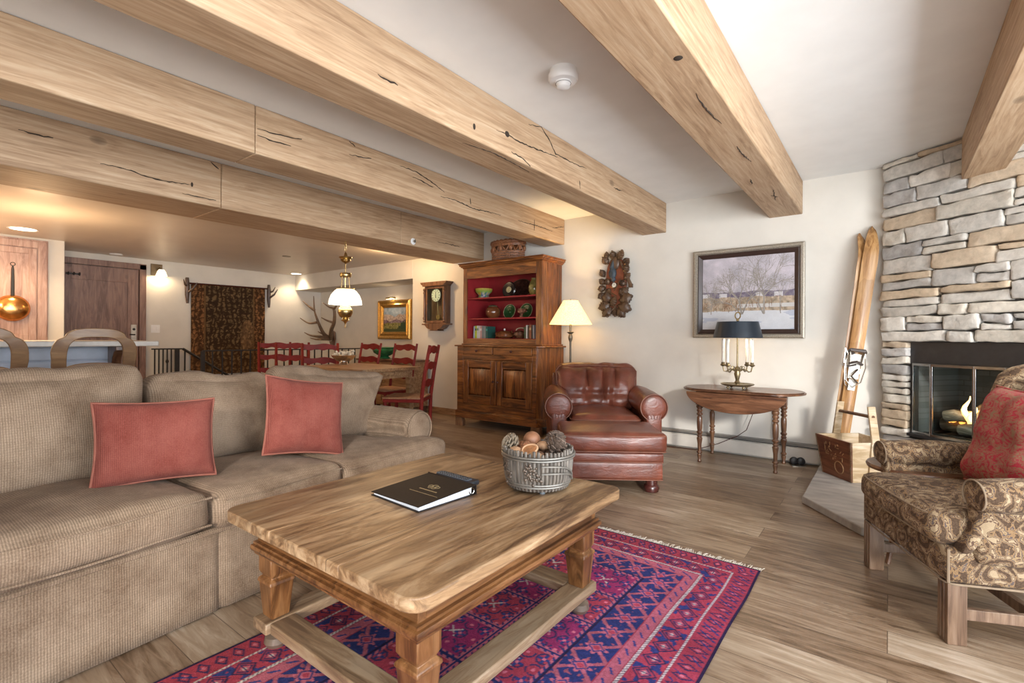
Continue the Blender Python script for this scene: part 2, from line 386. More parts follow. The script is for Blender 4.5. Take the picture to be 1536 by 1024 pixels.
M['damask'] = damask('leaf_damask', [(0.065, 0.038, 0.024), (0.23, 0.14, 0.07), (0.085, 0.065, 0.065), (0.27, 0.185, 0.10), (0.09, 0.05, 0.036), (0.34, 0.255, 0.16)], scale=9)
M['redpillow'] = damask('red_paisley', [(0.36, 0.025, 0.045), (0.24, 0.14, 0.075), (0.40, 0.035, 0.07), (0.30, 0.15, 0.09), (0.36, 0.05, 0.06), (0.26, 0.17, 0.10)], scale=13, stretch=(1, 1, 1.6))
M['walnut'] = wood('walnut', (0.06, 0.022, 0.010), (0.14, 0.058, 0.026), (0.22, 0.10, 0.05), axis=0, stretch=10, rough=0.33, coat=0.3)
M['walnutz'] = wood('walnut_turned', (0.07, 0.028, 0.015), (0.15, 0.07, 0.035), (0.24, 0.12, 0.06), axis=2, stretch=8, rough=0.33, coat=0.3)
M['chairleg'] = wood('weathered_chair_leg', (0.10, 0.055, 0.032), (0.19, 0.115, 0.07), (0.28, 0.19, 0.13), axis=2, stretch=9, rough=0.4)
M['brass'] = plain('aged_brass', (0.55, 0.40, 0.18), 0.28, metal=1.0, var=0.15, bmp=0.05)
M['bronze'] = plain('dark_bronze', (0.16, 0.12, 0.075), 0.4, metal=0.8, var=0.2)
M['iron'] = plain('black_iron', (0.028, 0.026, 0.026), 0.5, metal=0.4)
M['pewter'] = plain('pewter', (0.45, 0.42, 0.37), 0.35, metal=0.9, var=0.2)
M['silver'] = plain('silver', (0.75, 0.73, 0.70), 0.18, metal=1.0, var=0.1, bmp=0.02)
M['copper'] = plain('copper', (0.80, 0.40, 0.13), 0.22, metal=1.0, var=0.12, nscale=30, bmp=0.25)
M['chairred'] = plain('red_painted_wood', (0.20, 0.018, 0.014), 0.5, var=0.2, nscale=14, spec=0.25)
M['rush'] = plain('wood_seat', (0.33, 0.17, 0.09), 0.5, var=0.3, nscale=30)
M['white'] = plain('white_paint', (0.80, 0.78, 0.74), 0.5, var=0.03)
M['wplastic'] = plain('white_plastic', (0.82, 0.82, 0.82), 0.35, var=0.02, bmp=0)
M['black'] = plain('black_plastic', (0.02, 0.02, 0.022), 0.4, var=0.1)
M['heater'] = plain('heater_enamel', (0.66, 0.61, 0.54), 0.4, var=0.03)
M['slate'] = plain('hearth_slate', (0.36, 0.33, 0.30), 0.55, var=0.3, nscale=5, bmp=0.4, stretch=(1, 3, 1))
M['cream'] = plain('cream_shade', (0.75, 0.62, 0.40), 0.8)
M['gold'] = plain('gilt', (0.62, 0.36, 0.10), 0.33, metal=0.85, var=0.25, nscale=40)
M['stonev'] = vcol('ledge_stone', rough=0.85, fine=26, amt=0.42, bmp=1.0)
M['sheetv'] = vcol('painted_canvas', rough=0.6, fine=300, amt=0.25, bmp=0.15)
M['rugv'] = vcol('woven_rug', rough=0.95, fine=240, amt=0.45, bmp=0.7, spec=0.1)
M['tapv'] = vcol('tapestry_weave', rough=0.95, fine=120, amt=0.5, bmp=0.5, spec=0.1)
M['chipv'] = vcol('carved_colour', rough=0.5, fine=60, amt=0.35, bmp=0.4)
M['glass'] = glassmat('clear_glass')
def floor_mat():
    m, nt, b = newmat('oak_floor')
    v = coords(nt)
    br = N(nt, 'ShaderNodeTexBrick'); br.offset = 0.37; br.offset_frequency = 2; br.squash = 1.0
    br.inputs['Color1'].default_value = (0, 0, 0, 1); br.inputs['Color2'].default_value = (1, 1, 1, 1); br.inputs['Mortar'].default_value = (0.5, 0.5, 0.5, 1)
    br.inputs['Scale'].default_value = 1; br.inputs['Mortar Size'].default_value = 0.0016; br.inputs['Brick Width'].default_value = 1.55; br.inputs['Row Height'].default_value = 0.168; br.inputs['Bias'].default_value = 0
    nt.links.new(v, br.inputs['Vector'])
    tone = N(nt, 'ShaderNodeSeparateColor'); nt.links.new(br.outputs[0], tone.inputs[0]); t = tone.outputs[0]
    off = N(nt, 'ShaderNodeCombineXYZ'); nt.links.new(mth(nt, 'MULTIPLY', t, 13.0), off.inputs[0]); nt.links.new(mth(nt, 'MULTIPLY', t, 7.0), off.inputs[2])
    ad = N(nt, 'ShaderNodeVectorMath', operation='ADD'); nt.links.new(coords(nt, (1.3, 12, 1)), ad.inputs[0]); nt.links.new(off.outputs[0], ad.inputs[1])
    g = noise(nt, ad.outputs[0], 2.4, 7, 0.66, 1.1)
    ad2 = N(nt, 'ShaderNodeVectorMath', operation='ADD'); nt.links.new(coords(nt, (0.7, 2.5, 1)), ad2.inputs[0]); nt.links.new(off.outputs[0], ad2.inputs[1])
    g2 = noise(nt, ad2.outputs[0], 1.7, 4, 0.6, 0.7)
    f = mth(nt, 'ADD', mth(nt, 'ADD', mth(nt, 'MULTIPLY', g, 0.55), mth(nt, 'MULTIPLY', g2, 0.3)), mth(nt, 'MULTIPLY', t, 0.15))
    c = ramp(nt, f, [(0.35, (0.10, 0.058, 0.030)), (0.45, (0.22, 0.145, 0.09)), (0.56, (0.34, 0.255, 0.175)), (0.66, (0.48, 0.39, 0.30))])
    d = mth(nt, 'ABSOLUTE', mth(nt, 'SUBTRACT', noise(nt, coords(nt, (0.8, 5, 1), loc=(2, 3, 0)), 1.6, 3, 0.5, 0.8), 0.5))
    cr = mth(nt, 'MULTIPLY', mth(nt, 'LESS_THAN', d, 0.004), mth(nt, 'GREATER_THAN', noise(nt, v, 1.9, 2), 0.55))
    c = mixc(nt, mth(nt, 'MULTIPLY', cr, 0.6), c, (0.06, 0.035, 0.02))
    c = mixc(nt, mth(nt, 'MULTIPLY', br.outputs['Fac'], 0.8), c, (0.07, 0.04, 0.025))
    nt.links.new(c, b.inputs['Base Color'])
    nt.links.new(mth(nt, 'ADD', 0.24, mth(nt, 'MULTIPLY', g, 0.25)), b.inputs['Roughness'])
    bump(nt, b, mth(nt, 'SUBTRACT', g, br.outputs['Fac']), 0.25, 0.004)
    return m
M['floor'] = floor_mat()
def firewall():
    m, nt, b = newmat('firebox_brick')
    br = N(nt, 'ShaderNodeTexBrick'); br.inputs['Scale'].default_value = 6
    br.inputs['Color1'].default_value = (0.05, 0.052, 0.056, 1); br.inputs['Color2'].default_value = (0.085, 0.085, 0.09, 1); br.inputs['Mortar'].default_value = (0.05, 0.05, 0.05, 1)
    nt.links.new(coords(nt, rot=(pi/2, 0, 0)), br.inputs[0]); nt.links.new(br.outputs[0], b.inputs['Base Color']); b.inputs['Roughness'].default_value = 0.9
    return m
M['firebox'] = firewall()

# ------------------------------------------------------------------ room shell
YW, ZC, ZL = 5.06, 2.517, 2.29
struct(MB().box(-9.4, 2.5, -2.7, 5.8, -0.12, 0.0).build('floor', M['floor']))
struct(MB().box(-4.6, 2.5, -2.7, 5.3, ZC, ZC+0.1).build('ceiling', M['ceiling']))
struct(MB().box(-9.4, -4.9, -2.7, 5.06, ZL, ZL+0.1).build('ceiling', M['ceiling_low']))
struct(MB().box(-5.785, 0.15, YW, 5.75, 0, 2.62).box(-9.18, -5.785, 5.6, 5.75, 0, 2.4).box(-9.3, -5.785, YW, 5.6, 2.0, 2.4).build('wall_back', M['plaster'], bevel=0.006))
struct(MB().box(-9.35, -9.18, 1.4, 5.75, 0, 2.4).build('wall_left', M['plaster']))
struct(MB().box(-9.35, -8.3, -2.7, 1.52, 0, 2.4).build('wall_kitchen', M['plaster'], bevel=0.008))
def framed_wall(name, axis, at, th, a0, a1, o0, o1, z0, z1, top=2.6):
    m = MB()
    for u0, u1, w0, w1 in ((a0, o0, 0, top), (o1, a1, 0, top), (o0, o1, 0, z0), (o0, o1, z1, top)):
        if axis == 'x': m.box(at, at+th, u0, u1, w0, w1)
        else: m.box(u0, u1, at, at+th, w0, w1)
    return struct(m.build(name, M['plaster']))
framed_wall('wall_right', 'x', 2.3, 0.15, -2.6, 3.35, -1.6, 3.0, 0.05, 2.35)
framed_wall('wall_rear', 'y', -2.62, 0.12, -9.3, 2.45, 0.3, 2.0, 0.05, 2.35)
def window(name, axis, at, a0, a1, z0, z1, n):
    w = MB()
    def B(u0, u1, w0, w1):
        if axis == 'x': w.box(at, at+0.06, u0, u1, w0, w1)
        else: w.box(u0, u1, at, at+0.06, w0, w1)
    B(a0, a1, z0, z0+0.06); B(a0, a1, z1-0.06, z1)
    for i in range(n+1):
        c = a0+(a1-a0)*i/n; B(max(a0, c-0.035), min(a1, c+0.035), z0, z1)
    return struct(w.build(name, M['trimwood'], bevel=0.004))
window('window_1', 'x', 2.33, -1.6, 3.0, 0.05, 2.35, 3)
window('window_2', 'y', -2.6, 0.3, 2.0, 0.05, 2.35, 1)
# baseboards
struct(MB().box(-5.78, -4.33, YW-0.02, YW, 0, 0.092).build('baseboard_back', M['trimwood'], bevel=0.004))
struct(MB().box(-3.1, -2.95, YW-0.02, YW, 0, 0.092).build('baseboard_back', M['trimwood'], bevel=0.004))
struct(MB().box(-9.18, -9.165, 2.72, 5.6, 0, 0.09).build('baseboard_left', M['trimwood'], bevel=0.004))

# ceiling beams
def beam(label, x0, x1, z0, z1, y0, y1, joints=()):
    m = MB(); ys = [y0]+list(joints)+[y1]
    for a, b in zip(ys, ys[1:]): m.box(x0, x1, a+0.0015, b-0.0015, z0, z1)
    o = m.build('ceiling_beam', M['beam'], bevel=0.007)
    return tag(o, label, 'beam', 'oak ceiling beams')
G_ = 'oak ceiling beams'
bA = beam('deep oak header beam at the edge of the lower ceiling, running to the top of the hutch', -4.93, -4.35, 2.15, ZC-0.001, -2.5, 5.058, (1.76, 3.63))
bB = beam('oak ceiling beam with a side joint, ending on the wall just above the wicker basket', -3.36, -3.085, 2.22, ZC-0.001, -2.5, 5.058, (1.44,))
bC = beam('oak ceiling beam with two small dark knots, just left of the smoke detector', -2.105, -1.85, 2.21, ZC-0.001, -2.5, 5.058)
bD = beam('oak ceiling beam ending above the winter landscape painting', -0.88, -0.617, 2.22, ZC-0.001, -2.5, 5.058)
bE = beam('oak ceiling beam running into the stone chimney', 0.395, 0.60, 2.22, ZC-0.001, -2.5, 4.66)

ckm = plain('dark_split', (0.035, 0.022, 0.014), 0.9, var=0.3)
def crack(parent, plane, val, pts, w=0.0055):
    rs = random.Random(int(pts[0][0]*100)); Q = []
    for (a0, b0), (a1, b1) in zip(pts, pts[1:]):
        n_ = max(3, int(hypot(a1-a0, b1-b0)/0.02))
        Q += [(a0+(a1-a0)*k/n_, b0+(b1-b0)*k/n_) for k in range(n_)]
    Q.append(pts[-1]); N_ = len(Q)
    ins = -0.0004 if plane == 'x' else 0.0004
    P_ = [((val+ins, a, b+rs.uniform(-1, 1)*0.0035) if plane == 'x' else (b+rs.uniform(-1, 1)*0.003, a, val+ins)) for a, b in Q]
    MB().tube(P_, [max(0.0008, w*(0.35+0.65*sin(pi*(i+0.3)/N_))*rs.uniform(0.55, 1.15)) for i in range(N_)], 6).build('crack', ckm, parent)
for p_ in ([(0.978, 2.293), (1.133, 2.294), (1.258, 2.271), (1.391, 2.272), (1.535, 2.287)], [(0.573, 2.393), (0.668, 2.384), (0.736, 2.389)], [(1.478, 2.204), (1.624, 2.201), (1.719, 2.202)], [(4.192, 2.258), (4.393, 2.264), (4.587, 2.258)], [(1.679, 2.508), (1.738, 2.461)]): crack(bA, 'x', -4.35, p_)
for p_ in ([(1.45, 2.373), (1.549, 2.381), (1.668, 2.387), (1.739, 2.406)], [(1.45, 2.333), (1.549, 2.332), (1.665, 2.332)], [(2.099, 2.412), (2.198, 2.421), (2.287, 2.435)], [(2.098, 2.507), (2.146, 2.484)], [(2.558, 2.46), (2.737, 2.457), (2.881, 2.423), (3.053, 2.369)], [(2.692, 2.406), (2.808, 2.396), (2.918, 2.378)],
           [(3.007, 2.322), (3.193, 2.331), (3.423, 2.303), (3.639, 2.318), (3.838, 2.327)], [(3.383, 2.394), (3.393, 2.336)], [(4.126, 2.329), (4.482, 2.338), (4.788, 2.333)], [(4.427, 2.399), (4.421, 2.275)], [(4.787, 2.37), (5.04, 2.43)]): crack(bB, 'x', -3.085, p_)
for p_ in ([(1.404, 2.293), (1.455, 2.29), (1.52, 2.294)], [(2.255, 2.328), (2.359, 2.336), (2.536, 2.334), (2.758, 2.353), (2.933, 2.366)], [(2.582, 2.476), (2.73, 2.51), (2.836, 2.443), (2.905, 2.383), (3.094, 2.385), (3.347, 2.401)], [(2.402, 2.243), (2.514, 2.239), (2.604, 2.215)], [(3.242, 2.283), (3.25, 2.224)], [(3.815, 2.372), (3.976, 2.381)]): crack(bC, 'x', -1.85, p_, 0.005)
crack(bC, 'z', 2.21, [(2.054, -1.935), (2.269, -1.891), (2.49, -1.897), (2.685, -1.919)], 0.005)
for p_ in ([(2.289, -0.707), (2.426, -0.714), (2.552, -0.711), (2.694, -0.699)], [(3.06, -0.707), (3.193, -0.711), (3.375, -0.696)], [(3.743, -0.776), (3.864, -0.789)], [(4.108, -0.693), (4.431, -0.731)], [(4.267, -0.733), (4.333, -0.698)]): crack(bD, 'z', 2.22, p_, 0.0048)
for pa, pos, ax_, sy_ in ((bC, (-1.852, 2.06, 2.282), 'x', 0.6), (bC, (-1.852, 2.359, 2.339), 'x', 1.2), (bD, (-0.674, 1.961, 2.222), 'z', 1.0), (bA, (-4.352, 1.545, 2.289), 'x', 0.5)):
    k_ = MB().lathe([(0.020, -0.001), (0.017, 0.0032 if ax_ == 'x' else -0.0032)], 14, pos, ax=ax_, sx=sy_, sy=1.0); k_.build('knot', ckm, pa)

# ------------------------------------------------------------------ stone fireplace
fp = thing('fireplace_frame', 'x', 'x'); del fp['label'], fp['category']
bpy.data.objects.remove(fp)
FX, FY, FA = -0.05, 4.95, radians(-35)
FM = Matrix.Translation((FX, FY, 0)) @ Matrix.Rotation(FA, 4, 'Z')
m = MB(); m.M = FM
for b_ in ((0.03, 0.2, 0.05, 0.5, 0, 2.515), (0.2, 1.45, 0.05, 0.5, 1.09, 2.515), (1.45, 2.78, 0.05, 0.5, 0, 2.515), (0.2, 1.45, 0.05, 0.62, 0, 0.36)): m.box(*b_)
core = struct(m.build('wall_fireplace', plain('mortar', (0.10, 0.09, 0.08), 0.95)))
rs = random.Random(21)
m = MB(); m.M = FM
pal = [(0.60, 0.56, 0.50), (0.50, 0.475, 0.44), (0.64, 0.59, 0.51), (0.62, 0.49, 0.35), (0.56, 0.53, 0.49), (0.62, 0.585, 0.53), (0.57, 0.46, 0.34), (0.44, 0.42, 0.40), (0.66, 0.62, 0.56)]
def stone(x0, x1, z0, z1, pale=0):
    n0 = len(m.v); c = rs.choice(pal); g = rs.uniform(0.85, 1.12)
    pr = rs.uniform(-0.012, 0.014); tl = rs.uniform(-0.004, 0.004)
    ch = [rs.uniform(-0.35, 0.35) for _ in range(4)]; hh = (z1-z0)
    def warp(p, u, v, w):
        p.z += tl*u + (ch[0] if w > 0 else ch[1])*hh*0.22*u*abs(u)*(1 if w > 0 else -1)*0.6; return p
    m.rbox(((x0+x1)/2, 0.055+pr, (z0+z1)/2), (x1-x0-0.009, 0.13, z1-z0-0.008), 0.010, n=7, nz=0.014, nf=15, seed=rs.random()*50, warp=warp)
    m.c += [(c[0]*g, c[1]*g, c[2]*g, 1)]*(len(m.v)-n0)
def course(a, b, z0, z1):
    x = a
    while x < b-0.002:
        w = rs.uniform(0.13, 0.46)
        if b-(x+w) < 0.09: w = b-x
        if z1-z0 > 0.085 and rs.random() < 0.38:
            s = rs.uniform(0.38, 0.62)*(z1-z0); stone(x, x+w, z0, z0+s); stone(x, x+w, z0+s, z1)
        else: stone(x, x+w, z0, z1)
        x += w
z = 0.05
while z < 0.352:
    h = min(rs.uniform(0.045, 0.075), 0.36-z); h = 0.36-z if 0.36-z-h < 0.03 else h
    course(0.0, 2.75, z, z+h); z += h
while z < 1.088:
    h = min(rs.uniform(0.042, 0.078), 1.09-z); h = 1.09-z if 1.09-z-h < 0.03 else h
    stone(0.0, 0.2, z, z+h); course(1.45, 2.75, z, z+h); z += h
course(0.0, 2.75, 1.09, 1.175); z = 1.175
while z < 2.51:
    h = min(rs.choice((rs.uniform(0.045, 0.08), rs.uniform(0.09, 0.15), rs.uniform(0.10, 0.135))), 2.513-z); h = 2.513-z if 2.513-z-h < 0.03 else h
    course(0.0, 2.75, z, z+h); z += h
o = m.build('wall_fireplace', M['stonev'], angle=55); struct(o)
# hearth slab
struct(MB().prism([(-0.46, 5.03), (-0.46, 3.83), (-0.12, 3.40), (2.28, 3.30), (2.28, 3.42), (0.0, 4.85), (-0.05, 5.03)], 0.001, 0.05).build('trim_1', M['slate'], bevel=0.006))

# fireplace insert
fi = thing('fireplace_insert', 'black metal fireplace insert with glass doors and burning gas logs set in the stone', 'fireplace', (FX, FY, 0), FA)
dk = plain('black_steel', (0.035, 0.035, 0.038), 0.38, metal=0.5)
MB().box(0.2, 1.45, 0.03, 0.06, 0.93, 1.09).box(0.2, 0.222, 0.03, 0.09, 0.36, 0.93).box(1.43, 1.45, 0.03, 0.09, 0.36, 0.93).box(0.2, 1.45, 0.03, 0.09, 0.36, 0.40).build('surround', dk, fi, bevel=0.003)
MB().box(0.2, 1.45, 0.55, 0.57, 0.37, 1.0).box(0.2, 0.215, 0.09, 0.55, 0.37, 1.0).box(1.435, 1.45, 0.09, 0.55, 0.37, 1.0).box(0.2, 1.45, 0.07, 0.57, 0.365, 0.375).box(0.2, 1.45, 0.06, 0.57, 1.0, 1.02).build('firebox', M['firebox'], fi)
pts = [(0.225, 0.02), (0.39, -0.045), (0.66, -0.06), (0.83, -0.06), (1.26, -0.045), (1.425, 0.02)]
fm = MB(); gl = MB()
for (xa, ya), (xb, yb) in zip(pts, pts[1:]):
    L = hypot(xb-xa, yb-ya); an = atan2(yb-ya, xb-xa)
    T = Matrix.Translation((xa, ya, 0)) @ Matrix.Rotation(an, 4, 'Z'); fm.M = T; gl.M = T
    for b_ in ((0.0, 0.010, -0.006, 0.006, 0.405, 0.93), (L-0.010, L, -0.006, 0.006, 0.405, 0.93), (0, L, -0.008, 0.008, 0.405, 0.422), (0, L, -0.008, 0.008, 0.912, 0.93)): fm.box(*b_)
    gl.box(0.010, L-0.010, -0.002, 0.002, 0.422, 0.912)
fm.build('door_frame', plain('polished_steel', (0.32, 0.33, 0.34), 0.22, metal=1.0), fi, bevel=0.001)
gl.build('glass_door', M['glass'], fi)
MB().prism(rrect(0.22, 1.43, -0.055, 0.06, 0.02), 0.385, 0.404).build('door_ledge', dk, fi)
logm = wood('charred_log', (0.03, 0.022, 0.02), (0.16, 0.12, 0.09), (0.42, 0.36, 0.30), axis=0, stretch=5, rough=0.95, bmp=0.8)
for (a, b_, r) in (((0.44, 0.30, 0.46), (0.98, 0.34, 0.47), 0.055), ((0.50, 0.22, 0.53), (0.92, 0.30, 0.60), 0.045), ((0.62, 0.18, 0.45), (1.1, 0.22, 0.47), 0.045), ((0.66, 0.36, 0.60), (0.84, 0.20, 0.63), 0.038)):
    P0, P1 = Vector(a)-Vector((0.18, 0, 0)), Vector(b_)-Vector((0.18, 0, 0))
    MB().tube([P0.lerp(P1, t/7)+Vector((0, 0, 0.008*sin(t*2.1))) for t in range(8)], [r*(0.92+0.1*sin(t*1.7)) for t in range(8)], 12).build('log', logm, fi)
g = MB()
for k in range(7): g.tube([(0.26+k*0.1, 0.12, 0.40), (0.26+k*0.1, 0.38, 0.40)], 0.008, 6)
g.tube([(0.24, 0.12, 0.40), (0.90, 0.12, 0.40)], 0.008, 6); g.build('grate', M['iron'], fi)
fl = emis('flame', (1.0, 0.33, 0.06), 2.6, (0.9, 0.4, 0.1)); fl2 = emis('flame_core', (1.0, 0.50, 0.13), 3.2)
for k, (x, y, h) in enumerate(((0.40, 0.25, 0.10), (0.46, 0.22, 0.21), (0.51, 0.20, 0.15), (0.58, 0.22, 0.10), (0.36, 0.24, 0.06), (0.66, 0.24, 0.08))):
    mm = MB(); mm.tube([(x+0.02*sin(t*0.9+k), y, 0.49+h*t/8) for t in range(9)], [0.003+0.026*sin(pi*min(1, (t+0.6)/8.6))**0.8*(1-t/9) for t in range(9)], 8)
    mm.build('flame', fl2 if k in (1, 2) else fl, fi)
lamp('fire_glow', (0.48, 0.2, 0.62), 1.6, (1, 0.5, 0.2), 0.06, fi)

# baseboard heater
ht = thing('baseboard_heater', 'long low cream baseboard heater along the wall under the drop-leaf table', 'heater', (-1.7, YW, 0))
MB().prism([(-0.001, 0.02), (-0.062, 0.025), (-0.066, 0.14), (-0.05, 0.15), (-0.001, 0.15)], -1.2, 1.22, 'x').build('front_panel', M['heater'], ht, bevel=0.002)
MB().box(-1.2, 1.22, -0.045, -0.004, 0.15, 0.165).build('vent_slot', M['black'], ht)
MB().prism([(-0.001, 0.165), (-0.064, 0.16), (-0.05, 0.18), (-0.001, 0.184)], -1.2, 1.22, 'x').build('top_cover', plain('heater_top', (0.28, 0.27, 0.25), 0.35, metal=0.5), ht, bevel=0.001)
# ------------------------------------------------------------------ sofa
so = thing('sofa', 'long ribbed taupe three-seat sofa with rolled arm and skirt, behind the coffee table', 'sofa', (-2.044, 0.0, 0), radians(95.45))
SF = M['sofa']
m = MB(); m.rbox((1.03, 0.50, 0.19), (2.64, 0.90, 0.34), 0.03, n=10); m.build('seat_deck', SF, so)
# skirt: gathered panel with a pleat
def skirt(u, v):
    x = -0.33+2.70*u; fl = 0.012*(1-v)
    pl = 0.018*math.exp(-((x-0.875)/0.012)**2)+0.018*math.exp(-((x-1.72)/0.012)**2)
    return (x, 0.018-fl+pl*(1-v*0.3)+0.003*sin(x*9)*(1-v), 0.006+0.315*v)
m = MB(); m.grid(160, 6, skirt)
m.grid(24, 4, lambda u, v: (2.37, 0.018+0.93*u, 0.006+0.315*v)); m.grid(24, 4, lambda u, v: (-0.33, 0.948-0.93*u, 0.006+0.315*v))
m.tube([(-0.33, 0.014, 0.322), (2.37, 0.014, 0.322)], 0.006, 6)
sk = m.build('skirt', SF, so); sd = sk.modifiers.new('thick', 'SOLIDIFY'); sd.thickness = 0.008; sd.offset = 1
def piping_rect(mb, x0, x1, y0, y1, z, r, rad=0.05, bulge=0.0):
    mb.tube([(x, y, z) for x, y in rrect(x0, x1, y0, y1, rad, 5)], r, 6, closed=True)
# seat cushions
for i, (x0, x1, zt, zb) in enumerate(((0.03, 0.835, 0.495, 0.335), (0.845, 1.455, 0.475, 0.33), (1.465, 2.03, 0.462, 0.325))):
    m = MB(); hz = zt-zb
    wf = (lambda p, u, v, w: p)
    if i == 2:
        def wf(p, u, v, w):
            if v < -0.1: p.x += max(0, u)*0.235*min(1, (-0.1-v)/0.35)
            return p
    m.rbox(((x0+x1)/2, 0.33, (zt+zb)/2), (x1-x0, 0.70, hz), 0.05, n=18, puff=(0.004, 0.02, 0.035), nz=0.012, nf=4.5, seed=i*7, warp=wf)
    c = m.build('seat_cushion', SF, so)
    q = MB()
    for zz in (zt-0.028, zb+0.025):
        xe = 2.25 if i == 2 else x1-0.012
        q.tube([(x, -0.012+0.012*abs((x-(x0+x1)/2)/((x1-x0)/2))**3-0.017, zz+0.004*sin(x*11)) for x in np.linspace(x0+0.03, xe, 26)], 0.0045, 6)
    q.build('cushion_piping', SF, c)
# back cushions: slumped
def bcush(x0, x1, z0, z1, y, th, lean, flare=(0, 0), dz=(0, 0), seed=0, nz=0.02):
    m = MB(); w, h = x1-x0, z1-z0
    def wf(p, u, v, ww):
        p.y += lean*(ww*0.5+0.5)
        k = max(0, ww)
        p.x += (flare[0] if u < 0 else flare[1])*abs(u)*k
        p.z += (dz[0]*(1-u)/2 + dz[1]*(1+u)/2)*k
        p.z -= 0.018*sin((u+0.3)*2.5)*k
        return p
    m.rbox(((x0+x1)/2, y, (z0+z1)/2), (w, th, h), 0.07, n=22, puff=(0.0, 0.05, 0.025), nz=nz, nf=4.2, seed=seed, warp=wf)
    c = m.build('back_cushion', SF, so); return c
bcush(0.02, 0.845, 0.47, 0.915, 0.60, 0.18, 0.08, dz=(0.015, 0.06), seed=3)
bcush(0.85, 1.455, 0.47, 0.885, 0.60, 0.18, 0.08, dz=(0.01, 0.01), seed=9)
bcush(1.46, 2.22, 0.45, 0.875, 0.59, 0.18, 0.08, flare=(0.02, 0.13), dz=(0.03, -0.02), seed=17, nz=0.03)
m = MB(); m.rbox((1.02, 0.83, 0.40), (2.60, 0.14, 0.76), 0.05, n=12); m.build('backrest', SF, so)
# rolled arms
for xc in (2.165, -0.155):
    m = MB(); m.rbox((xc, 0.50, 0.29), (0.17, 0.76, 0.46), 0.03, n=8)
    def armr(u, v, xc=xc):
        a = 2*pi*u; y = 0.125+0.76*v; rr = 0.118+0.004*mn.noise(Vector((a, y*5, xc)))
        e = 1.0
        if v < 0.04: e = 0.93+0.07*sqrt(v/0.04)
        return (xc+rr*e*cos(a)*1.02, y, 0.52+rr*e*sin(a))
    m.grid(32, 30, armr, flip=True)
    m.build('arm', SF, so)
    ar = MB(); ar.lathe([(0.0005, -0.002), (0.07, -0.004), (0.095, 0.002), (0.112, 0.014), (0.115, 0.04)], 32, (xc, 0.122, 0.52), ax='y'); ar.box(xc-0.075, xc+0.075, 0.125, 0.15, 0.1, 0.5)
    af = ar.build('arm_front', SF, so)
    MB().tube([(xc+0.105*cos(t), 0.122, 0.52+0.105*sin(t)) for t in np.linspace(-0.9, pi+0.9, 30)], 0.005, 6).build('arm_piping', SF, af)

# ------------------------------------------------------------------ throw pillows
def pillow(name, label, cat, mat, w, h, th, loc, rot, seed=0, group=None, wr=0.008, pipe=0.005, pipemat=None):
    e = thing(name, label, cat, loc); e.rotation_euler = rot
    if group: e['group'] = group
    def P(u, v, s):
        a, b = 2*u-1, 2*v-1
        x = w/2*a*(1-0.07*(1-b*b)); y = h/2*b*(1-0.07*(1-a*a))
        t = th/2*((1-a**4)*(1-b**4))**0.55
        n_ = wr*(mn.noise(Vector((x*9+seed, y*9, s*3)))+0.6*mn.noise(Vector((x*22+seed, y*14, s*3))))*min(1, t/0.02)
        return (x, s*(t+n_), y)
    m = MB(); m.grid(30, 30, lambda u, v: P(u, v, -1)); m.grid(30, 30, lambda u, v: P(u, v, 1), flip=True)
    m.build('pillow_cover', mat, e)
    bp = []
    for k in range(120):
        t = k/30; q = int(t); r_ = t-q
        u, v = ((r_, 0), (1, r_), (1-r_, 1), (0, 1-r_))[q]; x, _, y = P(u, v, 0); bp.append((x, 0, y))
    MB().tube(bp, pipe, 6, closed=True).build('piped_edge', pipemat or mat, e)
    return e
pillow('throw_pillow', 'large rectangular salmon throw pillow nearer the camera, against the left sofa cushions', 'pillow', M['salmon'], 0.425, 0.335, 0.13, (-2.415, 0.735, 0.665), (radians(-14), radians(2), radians(83)), 1, 'salmon pillows on the sofa', pipemat=plain('tan_cord', (0.27, 0.10, 0.07), 0.95, spec=0.1))
pillow('throw_pillow', 'square salmon throw pillow farther along the sofa, standing tilted near the right seat', 'pillow', M['salmon'], 0.42, 0.40, 0.13, (-2.43, 1.40, 0.685), (radians(-18), radians(9), radians(84)), 5, 'salmon pillows on the sofa', pipemat=bpy.data.materials['tan_cord'])

# ------------------------------------------------------------------ coffee table
TX0, TX1, TY0, TY1, TZ = -1.86, -0.855, 0.76, 1.875, 0.495
ct = thing('coffee_table', 'rustic low wooden coffee table with thick worn top, on the patterned rug', 'table', ((TX0+TX1)/2, (TY0+TY1)/2, 0))
hw, hl = (TX1-TX0)/2, (TY1-TY0)/2
m = MB()
for a, b in ((-hw, -0.17), (-0.169, 0.20), (0.201, hw)):
    x0, x1 = a, b
    L_ = rrect(-hw, hw, -hl, hl, 0.055, 6)
    poly = []
    if a == -hw: poly = [p for p in L_ if p[0] < -hw+0.06]; poly = [(x1, hl)]+[p for p in L_ if p[0] < 0]+[(x1, -hl)]
    elif b == hw: poly = [p for p in L_ if p[0] > 0]; k = [i for i, p in enumerate(poly)]; up = [p for p in poly if p[1] > 0]; dn = [p for p in poly if p[1] < 0]; poly = [(x0, -hl)]+dn+up+[(x0, hl)]
    else: poly = [(x0, -hl), (x1, -hl), (x1, hl), (x0, hl)]
    m.prism(poly, TZ-0.038, TZ)
m.build('table_top', M['tabletop'], ct, bevel=0.005, seg=3)
ax, ay = hw-0.085, hl-0.085
for s_ in (-1, 1):
    y_ = s_*(ay-0.015); MB().cbox(0, y_, (0.375+TZ-0.0385)/2, 2*ax, 0.03, TZ-0.0385-0.375).build('apron', M['tableleg'], ct, bevel=0.002)
    MB().cbox(s_*(ax-0.015), 0, (0.375+TZ-0.0385)/2, 0.03, 2*ay-0.06, TZ-0.0385-0.375).build('apron', M['tablerail'], ct, bevel=0.002)
mo = MB()
